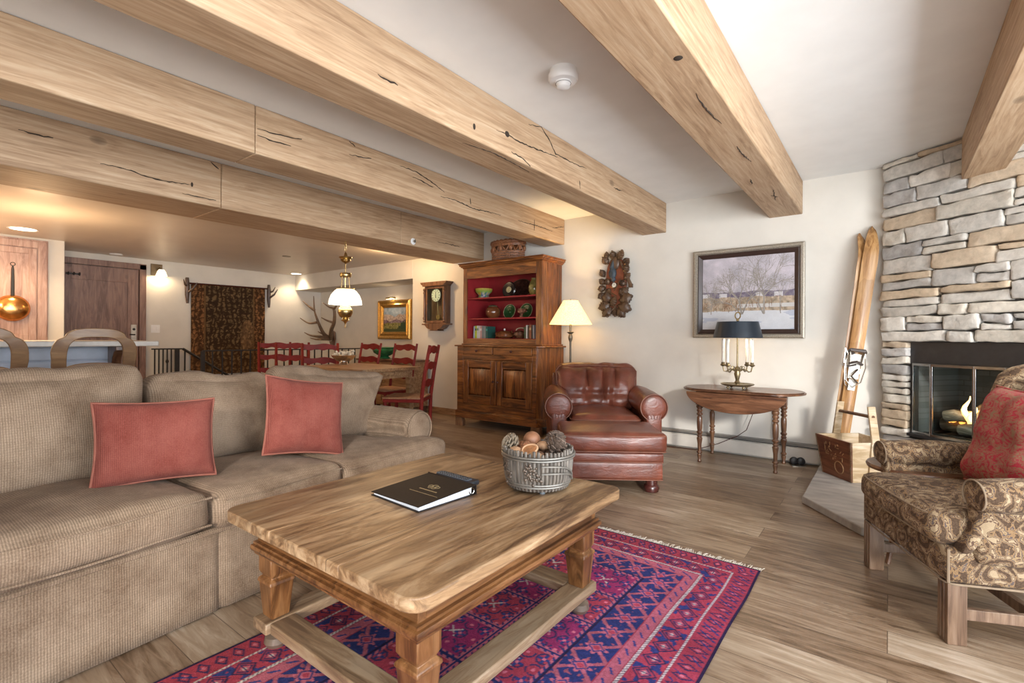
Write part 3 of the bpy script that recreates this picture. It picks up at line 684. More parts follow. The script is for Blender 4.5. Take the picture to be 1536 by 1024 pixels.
prof_m = [(-0.015, 0.334), (0.008, 0.334), (0.009, 0.343), (0.016, 0.346), (0.019, 0.355), (0.017, 0.365), (0.010, 0.368), (0.011, 0.377), (0.001, 0.379), (-0.015, 0.379)]
rg_ = [mo.addv([(-ax-e, -ay-e, z), (ax+e, -ay-e, z), (ax+e, ay+e, z), (-ax-e, ay+e, z)]) for e, z in prof_m]
for i in range(len(rg_)):
    r0, r1 = rg_[i], rg_[(i+1) % len(rg_)]
    for k in range(4): l_ = (k+1) % 4; mo.f.append((r0+k, r0+l_, r1+l_, r1+k))
mo.build('moulding', M['tablerail'], ct, angle=50)
kn = MB()
for sx in (-1, 1):
    for sy in (-1, 1):
        lx, ly = sx*(ax-0.045), sy*(ay-0.045)
        l = MB(); l.sqlathe([(0.043, 0.333), (0.043, 0.275), (0.036, 0.262), (0.033, 0.258), (0.045, 0.248), (0.046, 0.238), (0.042, 0.232), (0.032, 0.115)][::-1], (lx, ly, 0))
        lg = l.build('leg', M['tablelegz'], ct, bevel=0.003)
        MB().lathe([(0.012, 0.0), (0.030, 0.004), (0.040, 0.022), (0.036, 0.042), (0.018, 0.052), (0.022, 0.060), (0.022, 0.077)], 20, (lx, ly, 0.0)).build('bun_foot', plain('dull_foot', (0.14, 0.10, 0.07), 0.35, coat=0.3) if 'dull_foot' not in bpy.data.materials else bpy.data.materials['dull_foot'], lg)
for s in (-1, 1):
    MB().cbox(s*(ax-0.045), 0, 0.096, 0.092, 2*ay+0.03, 0.038).build('stretcher', M['stretch'], ct, bevel=0.005)
    MB().cbox(0, s*(ay-0.045), 0.096, 2*(ax-0.045)-0.093, 0.092, 0.038).build('stretcher', M['stretchx'], ct, bevel=0.005)

# ------------------------------------------------------------------ rug
RX0, RX1, RY0, RY1 = -1.84, -0.475, 0.10, 2.575
def rug_cols(X, Y):
    Wd, Ld = RX1-RX0, RY1-RY0
    dx = np.minimum(X, Wd-X); dy = np.minimum(Y, Ld-Y); d = np.minimum(dx, dy)
    along = np.where(dx < dy, Y, X)
    n = fbm(X, Y, 5, 6, 3); fine = vnoise(X, Y, 9, 160)
    C = np.zeros(X.shape+(3,))
    def put(mask, c): C[mask] = c
    RED = np.array([0.40, 0.055, 0.09]); PINK = np.array([0.55, 0.15, 0.21]); BLUE = np.array([0.035, 0.045, 0.17]); DK = np.array([0.03, 0.02, 0.06]); WH = np.array([0.66, 0.58, 0.56])
    C[:] = RED*0.95
    def tile(p, a): return ((p/a) % 1.0-0.5)*2
    def band(lo, hi): return (d >= lo) & (d < hi)
    put(band(0, 0.012), DK)
    b = band(0.012, 0.095); t = tile(along, 0.055); q = (d-0.053)/0.042
    put(b & (abs(abs(t)+abs(q)*0.8-0.62) < 0.13), DK*1.6); put(b & (abs(t)+abs(q) < 0.3), PINK*1.1); put(b & (abs(q-t*0.8) < 0.13) & (vnoise(X, Y, 3, 18) > 0.45), BLUE)
    def rope(lo, hi):
        bb = band(lo, hi); put(bb, WH); put(bb & (((along*70+d*60) % 1.0) < 0.28), DK*2)
    rope(0.098, 0.108)
    b = band(0.112, 0.205); t = tile(along, 0.088); q = (d-0.1585)/0.0465; s = abs(t)+abs(q)
    put(b, RED*1.1); put(b & (abs(s-0.86) < 0.10), DK*1.5); put(b & (s >= 1.0) & (vnoise(X, Y, 4, 60) > 0.62), BLUE*1.2); put(b & (abs(s-0.55) < 0.07), DK*2); put(b & (s < 0.40), PINK); put(b & (np.hypot(t, q) < 0.16), WH)
    put(b & (abs(t) < 0.05) & (s < 0.5), DK*2)
    rope(0.209, 0.219)
    b = band(0.223, 0.272); t = tile(along, 0.062); q = (d-0.2475)/0.0245
    put(b, PINK*0.92); put(b & (abs(t*0.8-q) < 0.2) & (abs(t) < 0.5), BLUE*1.3); put(b & (abs(q) > 0.9), DK*1.5)
    b = band(0.275, 0.41); put(b, BLUE); t = tile(along, 0.118); q = (d-0.3425)/0.0675; s = abs(t)+abs(q)
    put(b & (abs(abs(t)-abs(q)) < 0.16) & (s > 0.75), PINK*0.8)
    r = np.hypot(t, q); an = np.arctan2(q, t); fl = r < 0.55+0.13*np.cos(8*an)
    put(b & fl, PINK*1.05); put(b & (abs(s-0.42) < 0.07), BLUE*1.2); put(b & (r < 0.18), RED*1.2); put(b & (vnoise(X, Y, 8, 70) > 0.8), PINK*0.7)
    put(band(0.41, 0.416), DK)
    f = d >= 0.416
    pw = (Wd-0.832)/2; ph = 0.235; px = X-0.416; py = Y-0.416
    ix = np.floor(px/pw); iy = np.floor(py/ph); t = tile(px, pw); q = tile(py, ph)
    base = np.where(((ix+iy) % 2 == 0)[..., None], RED*1.05, np.array([0.34, 0.04, 0.14]))
    C[f] = base[f]
    edge = np.maximum(abs(t), abs(q))
    t3 = tile(px, 0.066); q3 = tile(py, 0.066); r3 = np.hypot(t3, q3); a3 = np.arctan2(q3, t3)
    put(f & (edge < 0.86) & (r3 < 0.55+0.3*np.cos(4*a3)) & (((np.floor(px/0.066)+np.floor(py/0.066)) % 2) == 0), BLUE*1.2)
    put(f & (edge < 0.86) & (r3 < 0.22), PINK*1.3)
    put(f & (abs(r3-0.8) < 0.12) & (vnoise(X, Y, 12, 40) > 0.4), DK*2)
    t4 = tile(px, pw); q4 = tile(py, ph); r4 = np.maximum(abs(t4)*pw, abs(q4)*ph)
    m4 = f & (abs(abs(t4*pw)-abs(q4*ph)) < 0.011) & (r4 < 0.055); put(m4 & (vnoise(X, Y, 31, 90) > 0.35), WH*0.9)
    put(f & (edge > 0.86) & (edge < 0.955), PINK); put(f & (edge >= 0.955), BLUE*0.8)
    tt = tile(px+py, 0.03); put(f & (edge > 0.87) & (edge < 0.95) & (tt > 0.2), BLUE)
    C *= (0.72+0.5*n[..., None])*(0.8+0.4*fine[..., None])
    C[..., 2] *= 0.85+0.25*(X/Wd)
    return np.clip(C, 0, 1)
rw = thing('persian_rug', 'red and blue patterned oriental rug with fringed ends under the coffee table', 'rug', (RX0, RY0, 0.0))
rz_ = lambda x, y: 0.006+0.0015*mn.noise(Vector((x*5, y*5, 0)))
m = colour_sheet(RX1-RX0, RY1-RY0, 0.0042, rug_cols, lambda x, y: (x+0.006*mn.noise(Vector((0, y*3, 1))), y, rz_(x, y)))
m.build('rug_pile', M['rugv'], rw)
MB().box(0.004, RX1-RX0-0.006, 0, RY1-RY0, 0.0005, 0.0045).build('rug_backing', plain('rug_backing', (0.30, 0.22, 0.2), 0.95), rw)
fr = MB(); r_ = random.Random(4)
for k in range(330):
    x = k/330*(RX1-RX0)
    for y0_, s in ((RY1-RY0, 1), (0, -1)):
        L = r_.uniform(0.02, 0.055); dx = r_.uniform(-0.015, 0.015)
        fr.tube([(x, y0_, 0.003), (x+dx*0.4, y0_+s*L*0.5, 0.006), (x+dx, y0_+s*L, 0.002)], 0.0013, 3)
fr.build('fringe', plain('fringe_cotton', (0.62, 0.56, 0.48), 0.95), rw, kind='stuff')

# ------------------------------------------------------------------ club chair and ottoman
LE, PI_, BF = M['leather'], M['piping'], M['bunfoot']
cc = thing('leather_club_chair', 'oxblood leather club chair with rolled arms and pleated back beside the hutch', 'armchair', (-1.915, 3.835, 0), radians(35.2))
m = MB(); m.rbox((0, 0.42, 0.19), (0.86, 0.84, 0.24), 0.03, n=8); m.build('seat_base', LE, cc)
m = MB(); m.rbox((0, 0.36, 0.365), (0.60, 0.70, 0.15), 0.05, n=16, puff=(0, 0.02, 0.035), nz=0.01, nf=6, seed=2); sc_ = m.build('seat_cushion', LE, cc)
MB().tube([(x, y, 0.405) for x, y in rrect(-0.30, 0.30, 0.0, 0.70, 0.05)], 0.005, 6, closed=True).build('seat_piping', PI_, sc_)
def backw(p, u, v, w):
    p.y += 0.15*(w*0.5+0.5)
    k = max(0, w+0.2)
    p.x *= 1+0.10*k
    if v < 0:
        for xc in (-0.10, 0.06, 0.16):
            p.y += 0.06*math.exp(-((p.x-xc-0.02*w)/0.018)**2)*min(1, 0.75+0.6*w)
        p.y += 0.010*mn.noise(Vector((p.x*16, 0, p.z*7)))+0.03*math.exp(-((p.z+0.06)/0.03)**2)*(1-u*u)
    p.z += 0.012*mn.noise(Vector((p.x*9, 1, 2)))
    return p
m = MB(); m.rbox((0, 0.62, 0.63), (0.74, 0.22, 0.42), 0.08, n=40, puff=(0, 0.05, 0.02), nz=0.01, nf=7, seed=5, warp=backw); bc = m.build('back_cushion', LE, cc, angle=60)
MB().tube([(x, 0.585+0.15*((z-0.42)/0.42)-0.035, z) for x, z in [(-0.355, 0.50), (-0.385, 0.66), (-0.395, 0.78), (-0.36, 0.825), (-0.1, 0.835), (0.1, 0.83), (0.36, 0.825), (0.395, 0.78), (0.385, 0.66), (0.355, 0.50)]], 0.005, 6).build('back_piping', PI_, bc)
m = MB(); m.rbox((0, 0.80, 0.40), (0.86, 0.13, 0.72), 0.05, n=10, warp=lambda p, u, v, w: Vector((p.x, p.y+0.05*w, p.z))); m.build('backrest', LE, cc)
for s in (-1, 1):
    xc = s*0.405
    m = MB(); m.rbox((xc, 0.42, 0.27), (0.15, 0.80, 0.40), 0.03, n=8)
    def ar_(u, v, xc=xc):
        a = 2*pi*u; y = 0.0+0.80*v; r = 0.118*(1+0.03*mn.noise(Vector((cos(a)*2, sin(a)*2, y*5))))
        e = 0.94+0.06*min(1, v/0.03)
        r *= 1-0.18*max(0, (v-0.6)/0.4)
        return (xc+r*e*cos(a), y, 0.515+0.06*v*0.4+r*e*sin(a))
    m.grid(36, 34, ar_, flip=True); a_ = m.build('arm', LE, cc)
    f = MB(); f.lathe([(0.0005, -0.008), (0.06, -0.006), (0.095, -0.002), (0.108, 0.008), (0.11, 0.03)], 36, (xc, 0.0, 0.515), ax='y')
    f.rbox((xc, 0.02, 0.28), (0.135, 0.05, 0.40), 0.02, n=6)
    for t in range(5): f.tube([(xc-0.06+t*0.03, -0.006, 0.46), (xc-0.045+t*0.022, -0.007, 0.42)], 0.003, 5)
    f.build('arm_front', LE, cc)
    MB().tube([(xc+0.114*cos(t), 0.0, 0.515+0.114*sin(t)) for t in np.linspace(-1.1, pi+1.1, 40)], 0.0045, 6).build('arm_piping', PI_, a_)
for sx in (-1, 1):
    for yy in (0.06, 0.80): MB().lathe([(0.02, 0), (0.035, 0.01), (0.04, 0.04), (0.03, 0.06), (0.034, 0.075)], 18, (sx*0.37, yy, 0)).build('foot', BF, cc)
ot = thing('leather_ottoman', 'oxblood leather ottoman with thick top cushion, pushed up to the front of the club chair', 'ottoman', (-1.54, 3.215, 0), radians(35.2))
m = MB(); m.rbox((0, 0.27, 0.125+0.035), (0.70, 0.50, 0.13), 0.018, n=8, nz=0.003); m.rbox((0, 0.27, 0.255), (0.71, 0.51, 0.075), 0.02, n=8, nz=0.003); ob = m.build('ottoman_base', LE, ot)
MB().tube([(x, y, 0.222) for x, y in rrect(-0.352, 0.352, 0.018, 0.522, 0.02)], 0.004, 6, closed=True).tube([(x, y, 0.098) for x, y in rrect(-0.35, 0.35, 0.02, 0.52, 0.02)], 0.004, 6, closed=True).build('base_piping', PI_, ob)
m = MB(); m.rbox((0, 0.27, 0.36), (0.745, 0.545, 0.14), 0.035, n=18, puff=(0.01, 0.012, 0.022), nz=0.006, nf=8, seed=11); oc = m.build('top_cushion', LE, ot)
MB().tube([(x, y, 0.412) for x, y in rrect(-0.368, 0.368, 0.0, 0.54, 0.03)], 0.004, 6, closed=True).tube([(x, y, 0.30) for x, y in rrect(-0.368, 0.368, 0.0, 0.54, 0.03)], 0.004, 6, closed=True).build('cushion_piping', PI_, oc)
for sx in (-1, 1):
    for yy in (0.08, 0.46): MB().lathe([(0.03, 0), (0.05, 0.006), (0.056, 0.03), (0.05, 0.05), (0.042, 0.056), (0.042, 0.098)], 22, (sx*0.28, yy, 0)).build('foot', BF, ot)

# ------------------------------------------------------------------ wing chair
DA = M['damask']
wc = thing('wing_armchair', 'damask upholstered wing armchair with square wooden legs in front of the fireplace', 'armchair', (0.035, 2.68, 0), radians(-66.2))
m = MB(); m.rbox((0, 0.33, 0.285), (0.67, 0.66, 0.13), 0.025, n=10, nz=0.003); sf = m.build('seat_frame', DA, wc)
PW = plain('damask_welt', (0.24, 0.175, 0.115), 0.85)
MB().tube([(-0.327, 0.008, z) for z in (0.225, 0.345)], 0.005, 6).tube([(0.327, 0.008, z) for z in (0.225, 0.345)], 0.005, 6).tube([(x, y, 0.222) for x, y in rrect(-0.333, 0.333, 0.0, 0.66, 0.03)], 0.004, 6, closed=True).build('welt', PW, sf)
def cw(p, u, v, w):
    if v < -0.1: p.x += (0.06 if u > 0 else -0.06)*abs(u)*min(1, (-0.1-v)/0.4)
    return p
m = MB(); m.rbox((0, 0.26, 0.405), (0.50, 0.58, 0.12), 0.04, n=18, puff=(0.0, 0.02, 0.025), nz=0.006, nf=6, warp=cw); cu = m.build('seat_cushion', DA, wc)
MB().tube([(x*1.0, -0.036+0.018*abs(x/0.27)**4, 0.45) for x in np.linspace(-0.285, 0.285, 20)], 0.004, 6).tube([(x*1.0, -0.036+0.018*abs(x/0.27)**4, 0.365) for x in np.linspace(-0.285, 0.285, 20)], 0.004, 6).build('cushion_welt', PW, cu)
def bw(p, u, v, w):
    p.y += 0.13*(w*0.5+0.5); p.x *= 1.0-0.05*max(0, w); p.z -= 0.02*u*u*max(0, w); return p
m = MB(); m.rbox((0, 0.62, 0.70), (0.58, 0.14, 0.64), 0.06, n=18, puff=(0, 0.04, 0.02), nz=0.008, warp=bw); m.build('backrest', DA, wc)
for s in (-1, 1):
    # wing: curved side panel from the back
    def wing(u, v, s=s, o=0.0):
        y = 0.47+0.27*u+0.10*v; z = 0.56+(0.44+0.02*sin(pi*u))*v
        cut = (1-v)*0.0
        yy = y-0.06*sin(pi*v)*(1-u)
        return (s*(0.325-o+0.02*(1-u)), yy, z-0.05*(1-u)**2*v)
    w_ = MB(); w_.rbox((s*0.315, 0.60, 0.78), (0.075, 0.26, 0.46), 0.035, n=12, nz=0.004,
            warp=lambda p, u, v, w, s=s: Vector((p.x+s*0.02*(-v), p.y+0.10*(w*0.5+0.5)-0.02*math.cos(w*1.5)*(v < 0), p.z-0.04*(v < 0)*max(0, w)*(-v))))
    w_.build('wing', DA, wc)
    # scrolled arm
    a_ = MB()
    a_.rbox((s*0.315, 0.34, 0.435), (0.075, 0.52, 0.27), 0.03, n=10, warp=lambda p, u, v, w, s=s: Vector((p.x+s*0.03*max(0, w), p.y+(0.07 if v < 0 else 0)*(1-w)*0.0, p.z)))
    def roll(u, v, s=s):
        a = 2*pi*u; y = 0.075+0.50*v; r = 0.062*(1+0.05*sin(a*2+1))*(0.86+0.14*min(1, v/0.06))*(1+0.10*sin(pi*min(1, v*1.4)))
        return (s*(0.33+0.012)+r*1.15*cos(a), y, 0.55+0.01*sin(v*3)+r*0.95*sin(a))
    a_.grid(28, 24, roll, flip=True); am = a_.build('arm', DA, wc)
    f = MB(); f.lathe([(0.0005, -0.006), (0.035, -0.004), (0.052, 0.0), (0.058, 0.012)], 24, (s*0.342, 0.078, 0.55), ax='y', sx=1.15)
    f.rbox((s*0.322, 0.10, 0.44), (0.085, 0.04, 0.20), 0.02, n=8, warp=lambda p, u, v, w: Vector((p.x*(0.62+0.3*abs(w)), p.y-0.05*max(0, -w), p.z)))
    f.build('arm_scroll', DA, am)
    MB().tube([(s*0.342+0.062*cos(t), 0.076, 0.55+0.054*sin(t)) for t in np.linspace(-0.8, pi+0.8, 26)], 0.0035, 6).build('arm_welt', PW, am)
for sx in (-1, 1):
    l = MB(); l.sqlathe([(0.028, 0.0), (0.0305, 0.008), (0.0305, 0.222)], (sx*0.300, 0.035, 0))
    for k in (-0.014, 0.006): l.box(sx*0.300+k, sx*0.300+k+0.007, 0.0015, 0.006, 0.01, 0.22)
    l.build('leg', M['chairleg'], wc, bevel=0.002)
    l = MB(); l.hexa([(sx*0.27-0.02, 0.66, 0), (sx*0.27+0.02, 0.66, 0), (sx*0.27+0.02, 0.70, 0), (sx*0.27-0.02, 0.70, 0), (sx*0.28-0.025, 0.59, 0.222), (sx*0.28+0.025, 0.59, 0.222), (sx*0.28+0.025, 0.64, 0.222), (sx*0.28-0.025, 0.64, 0.222)]); l.build('leg', M['chairleg'], wc, bevel=0.002)
    MB().box(sx*0.295-0.011, sx*0.295+0.011, 0.066, 0.66, 0.085, 0.125).build('stretcher', M['chairleg'], wc, bevel=0.002)
MB().box(-0.284, 0.284, 0.30, 0.325, 0.085, 0.125).build('stretcher', M['chairleg'], wc, bevel=0.002)
pw_ = pillow('accent_pillow', 'big red paisley pillow leaning in the damask wing armchair', 'pillow', M['redpillow'], 0.46, 0.44, 0.17, (0.42, 2.82, 0.69), (radians(-16), 0, radians(-66)), 9, wr=0.016)
st = thing('round_side_table', 'small round dark wood side table mostly hidden behind the wing armchair', 'side table', (0.11, 3.16, 0))
MB().lathe([(0.17, 0.0), (0.2, 0.006), (0.205, 0.018), (0.2, 0.028)], 36, (0, 0, 0.452)).build('table_top', M['walnut'], st)
for k in range(3):
    a = radians(100+120*k); MB().tube([(0.06*cos(a), 0.06*sin(a), 0.45), (0.09*cos(a), 0.09*sin(a), 0.25), (0.145*cos(a), 0.145*sin(a), 0.0)], [0.016, 0.015, 0.011], 8).build('leg', M['walnutz'], st)
# ------------------------------------------------------------------ hutch
HX, HY = -3.71, 4.53
hu = thing('hutch', 'tall pine hutch with red painted shelves above two drawers and two panelled doors', 'hutch', (HX, HY, 0))
H1, H2, RP = M['hutch'], M['hutchx'], M['redpaint']
# lower carcass with chamfered right corner
lo = [(-0.62, 0.012), (0.585, 0.012), (0.63, 0.075), (0.63, 0.515), (-0.62, 0.515)]
b = MB(); b.prism(lo, 0.19, 0.993)
b.build('lower_body', H1, hu, bevel=0.003)
g = MB()
for k in range(1, 5): g.box(0.6295, 0.6315, 0.075+k*0.088, 0.079+k*0.088, 0.2, 0.99)
g.build('side_grooves', M['bunfoot'], hu)
pl = [(-0.64, -0.012), (0.60, -0.012), (0.655, 0.065), (0.655, 0.515), (-0.64, 0.515)]
MB().prism(pl, 0.105, 0.19).prism([(x*0.99, y+0.006) for x, y in pl], 0.19, 0.20).build('plinth', H2, hu, bevel=0.004)
for sx, x0 in ((-1, -0.64), (1, 0.52)):
    MB().prism([(x0, 0), (x0+0.12, 0), (x0+0.12, 0.06), (x0+(0.10 if sx < 0 else 0.02), 0.104), (x0, 0.104)] if sx < 0 else [(x0+0.02, 0), (x0+0.12, 0), (x0+0.12, 0.104), (x0, 0.104), (x0, 0.06)], -0.008, 0.05, 'y').build('foot', M['walnutz'], hu, bevel=0.003)
    MB().box(x0+0.01, x0+0.10, 0.44, 0.50, 0, 0.104).build('foot', M['walnutz'], hu)
ctp = [(-0.655, -0.02), (0.60, -0.02), (0.665, 0.06), (0.665, 0.515), (-0.655, 0.515)]
MB().prism(ctp, 0.994, 1.012).build('counter', H2, hu, bevel=0.005)
# face frame and drawers, doors
f = MB()
f.box(-0.62, -0.52, -0.0, 0.02, 0.2, 0.993).box(0.535, 0.585, 0.0, 0.02, 0.2, 0.993).box(-0.52, 0.535, 0.0, 0.02, 0.832, 0.895).box(-0.52, 0.535, 0.0, 0.02, 0.2, 0.297)
f.build('face_frame', H2, hu, bevel=0.003)
def knob(p, mb=None): 
    k = MB(); k.lathe([(0.006, 0.0), (0.006, -0.012), (0.015, -0.018), (0.016, -0.026), (0.008, -0.032), (0.0005, -0.033)], 14, p, ax='y'); return k
for x0, x1 in ((-0.515, -0.045), (-0.03, 0.53)):
    d = MB().box(x0, x1, -0.006, 0.02, 0.90, 0.985).build('drawer', H2, hu, bevel=0.004)
    knob(((x0+x1)/2, -0.006, 0.943)).build('knob', M['bunfoot'], d)
for x0, x1 in ((-0.515, 0.012), (0.02, 0.53)):
    dm = MB(); w = 0.085
    dm.box(x0+0.005, x1-0.005, 0.016, 0.02, 0.305, 0.82)
    d = dm.build('door', H1, hu)
    for a_, b_ in ((x0, x0+w), (x1-w, x1)): MB().box(a_, b_, -0.004, 0.0155, 0.30, 0.825).build('stile', H1, d, bevel=0.005)
    for a_, b_ in ((0.30, 0.40), (0.735, 0.825)): MB().box(x0+w, x1-w, -0.004, 0.0155, a_, b_).build('rail', H2, d, bevel=0.005)
    pa = MB(); xa, xb = x0+w, x1-w
    pa.box(xa, xb, 0.012, 0.018, 0.40, 0.735)
    pa.hexa([(xa+0.01, 0.012, 0.41), (xb-0.01, 0.012, 0.41), (xb-0.01, 0.012, 0.725), (xa+0.01, 0.012, 0.725), (xa+0.035, 0.0, 0.435), (xb-0.035, 0.0, 0.435), (xb-0.035, 0.0, 0.70), (xa+0.035, 0.0, 0.70)])
    pa.build('panel', H1, d, bevel=0.001)
    knob((x1-0.03 if x0 < 0 else x0+0.03, -0.004, 0.58)).build('knob', M['bunfoot'], d)
# upper
UY = 0.07
MB().box(-0.59, -0.53, UY, UY+0.02, 1.02, 1.98).box(-0.59, -0.565, UY+0.02, 0.50, 1.02, 1.98).build('stile', H1, hu, bevel=0.003)
MB().box(0.53, 0.61, UY, UY+0.02, 1.02, 1.98).build('stile', H1, hu, bevel=0.003)
MB().box(-0.53, 0.53, UY, UY+0.02, 1.84, 1.975).build('top_rail', H2, hu, bevel=0.003)
MB().box(-0.53, 0.53, UY, UY+0.02, 1.02, 1.09).build('bottom_rail', H2, hu, bevel=0.003)
sp = MB()
for k in range(4): sp.box(0.585, 0.61, UY+0.021+k*0.1025, UY+0.119+k*0.1025, 1.02, 1.98)
sp.build('side_panel', H1, hu, bevel=0.004)
MB().box(-0.565, 0.585, 0.49, 0.505, 1.02, 1.98).box(-0.565, -0.53, UY+0.02, 0.49, 1.02, 1.98).box(0.53, 0.585, UY+0.02, 0.49, 1.02, 1.98).box(-0.53, 0.53, UY+0.02, 0.49, 1.955, 1.975).build('red_interior', RP, hu)
for zt in (1.095, 1.345, 1.60): MB().box(-0.53, 0.53, UY+0.021, 0.488, zt-0.018, zt).build('shelf', RP, hu, bevel=0.003)
cr = MB()
for e, z0, z1 in ((0.008, 1.972, 1.985), (0.025, 1.985, 2.0), (0.04, 2.0, 2.022), (0.05, 2.022, 2.035)): cr.box(-0.59-e, 0.61+e, UY-e, 0.51, z0, z1)
cr.build('cornice', H2, hu, bevel=0.004)
MB().box(-0.605, 0.625, UY-0.012, 0.51, 1.012, 1.03).build('waist_moulding', H2, hu, bevel=0.005)

def ceramic(name, c, var=0.3, ns=25, rough=0.18): return plain(name, c, rough, var=var, nscale=ns, coat=0.5, bmp=0.05)
# painted bowl
def vbowl(X, Y): pass
bw_ = thing('footed_bowl', 'small colourful painted bowl on the left of the top shelf of the hutch', 'bowl', (-4.13, 4.80, 1.60))
m = MB(); prof = [(0.045, 0), (0.075, 0.012), (0.062, 0.04), (0.075, 0.06), (0.105, 0.09), (0.112, 0.128), (0.105, 0.13), (0.07, 0.09), (0.001, 0.07)]
m.lathe(prof, 36); rs = random.Random(3); cols = [(0.55, 0.5, 0.42), (0.03, 0.09, 0.30), (0.10, 0.28, 0.10), (0.55, 0.30, 0.05)]
for r, z in prof:
    for k in range(36): 
        c = (0.50, 0.33, 0.06) if z > 0.1 else (cols[int(4*mn.noise(Vector((k*0.6, z*40, 1)))*1.5+2) % 4])
        if 0.085 < z < 0.1: c = (0.25, 0.38, 0.06)
        m.c.append((*c, 1))
m.build('bowl_body', M['chipv'], bw_)
# oval tray, disc clock, vase
tr_ = thing('oval_tray', 'large dark oval tray leaning at the back of the top shelf in the hutch', 'tray', (-3.65, 4.93, 1.60)); tr_.rotation_euler = (radians(-12), 0, 0)
MB().lathe([(0.001, 0.012), (0.125, 0.012), (0.150, -0.01), (0.156, -0.006), (0.130, 0.02), (0.001, 0.02)], 44, (0, 0, 0.122), sx=1.10, sy=0.77, ax='y').build('tray_body', plain('dark_toleware', (0.045, 0.018, 0.012), 0.22, var=0.4, coat=0.5), tr_)
MB().tube([(0.172*cos(t), -0.008, 0.122+0.12*sin(t)) for t in np.linspace(0, 2*pi, 50)[:-1]], 0.004, 6, closed=True).build('tray_rim', M['bronze'], tr_)
dc = thing('round_plaque', 'dark round plaque with pale gold centre, in front of the oval tray in the hutch', 'plaque', (-3.74, 4.80, 1.60)); dc.rotation_euler = (radians(-9), 0, 0)
MB().lathe([(0.001, 0.02), (0.098, 0.02), (0.103, 0.008), (0.09, -0.004), (0.055, 0.004), (0.001, 0.004)], 40, (0, 0, 0.102), ax='y').build('plaque_body', plain('black_lacquer', (0.012, 0.01, 0.01), 0.2, coat=0.5), dc)
MB().lathe([(0.001, -0.001), (0.036, -0.001), (0.038, 0.006)], 30, (0, -0.002, 0.102), ax='y').build('centre_disc', plain('pale_gold_enamel', (0.62, 0.50, 0.26), 0.4), dc)
q = MB(); q.tube([(0.028*cos(t), -0.004, 0.102+0.028*sin(t)) for t in np.linspace(0, 2*pi, 30)[:-1]], 0.002, 5, closed=True); q.tube([(0, -0.005, 0.085), (0.008, -0.005, 0.118)], 0.003, 5); q.build('engraving', M['bronze'], dc)
va = thing('pottery_vase', 'olive green pottery vase at the right end of the top shelf in the hutch', 'vase', (-3.31, 4.76, 1.60))
MB().lathe([(0.04, 0), (0.052, 0.01), (0.07, 0.06), (0.073, 0.10), (0.058, 0.15), (0.038, 0.185), (0.042, 0.205), (0.04, 0.207), (0.03, 0.18), (0.001, 0.02)], 30).build('vase_body', ceramic('olive_glaze', (0.20, 0.17, 0.05), 0.5, 18), va)
# jar, green plates, goblet
brn = ceramic('brown_glaze', (0.16, 0.055, 0.02), 0.35, 12, 0.12)
ja = thing('ginger_jar', 'glossy brown round jar on the middle shelf of the hutch', 'jar', (-3.975, 4.80, 1.345))
MB().lathe([(0.055, 0), (0.06, 0.008), (0.088, 0.04), (0.097, 0.085), (0.088, 0.125), (0.068, 0.148), (0.062, 0.150), (0.001, 0.150)], 34).build('jar_body', brn, ja)
MB().lathe([(0.064, 0.150), (0.060, 0.160), (0.03, 0.172), (0.012, 0.176), (0.001, 0.178)], 30).build('lid', ceramic('speckled_lid', (0.12, 0.12, 0.07)), ja)
grn = ceramic('green_glaze', (0.022, 0.085, 0.025), 0.3, 14, 0.12)
def plate(x, y, z, r, label, tilt=-12, lab='plate'):
    e = thing('display_plate', label, 'plate', (x, y, z), 0, 'green display plates in the hutch'); e.rotation_euler = (radians(tilt), 0, 0)
    MB().lathe([(0.001, 0.012), (r*0.5, 0.012), (r*0.96, 0.0), (r, -0.006), (r*0.93, -0.008), (r*0.6, 0.002), (r*0.55, 0.004), (0.001, 0.004)], 40, (0, 0, r), ax='y').build('plate_body', grn, e)
    MB().tube([(r*0.985*cos(t), -0.007, r+r*0.985*sin(t)) for t in np.linspace(0, 2*pi, 44)[:-1]], 0.0045, 6, closed=True).build('plate_rim', ceramic('cream_rim', (0.42, 0.36, 0.22)), e)
    MB().sphere((0, 0.002, r), r*0.22, sc=(1, 0.3, 1)).build('relief', grn, e)
    return e
plate(-3.80, 4.90, 1.345, 0.092, 'round green plate with cream rim in the middle of the middle shelf')
plate(-3.565, 4.93, 1.345, 0.095, 'round green plate with speckled rim behind the glossy goblet on the middle shelf')
gb = thing('glazed_goblet', 'small glossy brown goblet in front of the right green plate on the middle shelf', 'goblet', (-3.50, 4.76, 1.345))
MB().lathe([(0.03, 0), (0.026, 0.012), (0.014, 0.03), (0.018, 0.045), (0.048, 0.065), (0.055, 0.09), (0.045, 0.108), (0.04, 0.106), (0.001, 0.07)], 28).build('goblet_body', ceramic('mottled_glaze', (0.26, 0.12, 0.07), 0.8, 30, 0.1), gb)
MB().tube([(0.05, 0, 0.095), (0.075, 0, 0.1), (0.08, 0, 0.08), (0.052, 0, 0.07)], 0.006, 8).build('handle', brn, gb)
tu = thing('lidded_tureen', 'dark brown lidded dish with white knob on the bottom shelf of the hutch', 'tureen', (-3.77, 4.78, 1.095))
MB().lathe([(0.07, 0), (0.09, 0.006), (0.115, 0.025), (0.118, 0.05), (0.112, 0.055), (0.001, 0.055)], 34).build('dish', brn, tu)
li = MB().lathe([(0.12, 0.056), (0.122, 0.064), (0.09, 0.085), (0.05, 0.098), (0.001, 0.10)], 34).build('lid', brn, tu)
MB().sphere((0, 0, 0.112), 0.012).build('lid_knob', M['wplastic'], li)
tp = thing('glazed_teapot', 'brown and cream glazed pot on the bottom shelf beside the right-hand books', 'pot', (-3.555, 4.80, 1.095))
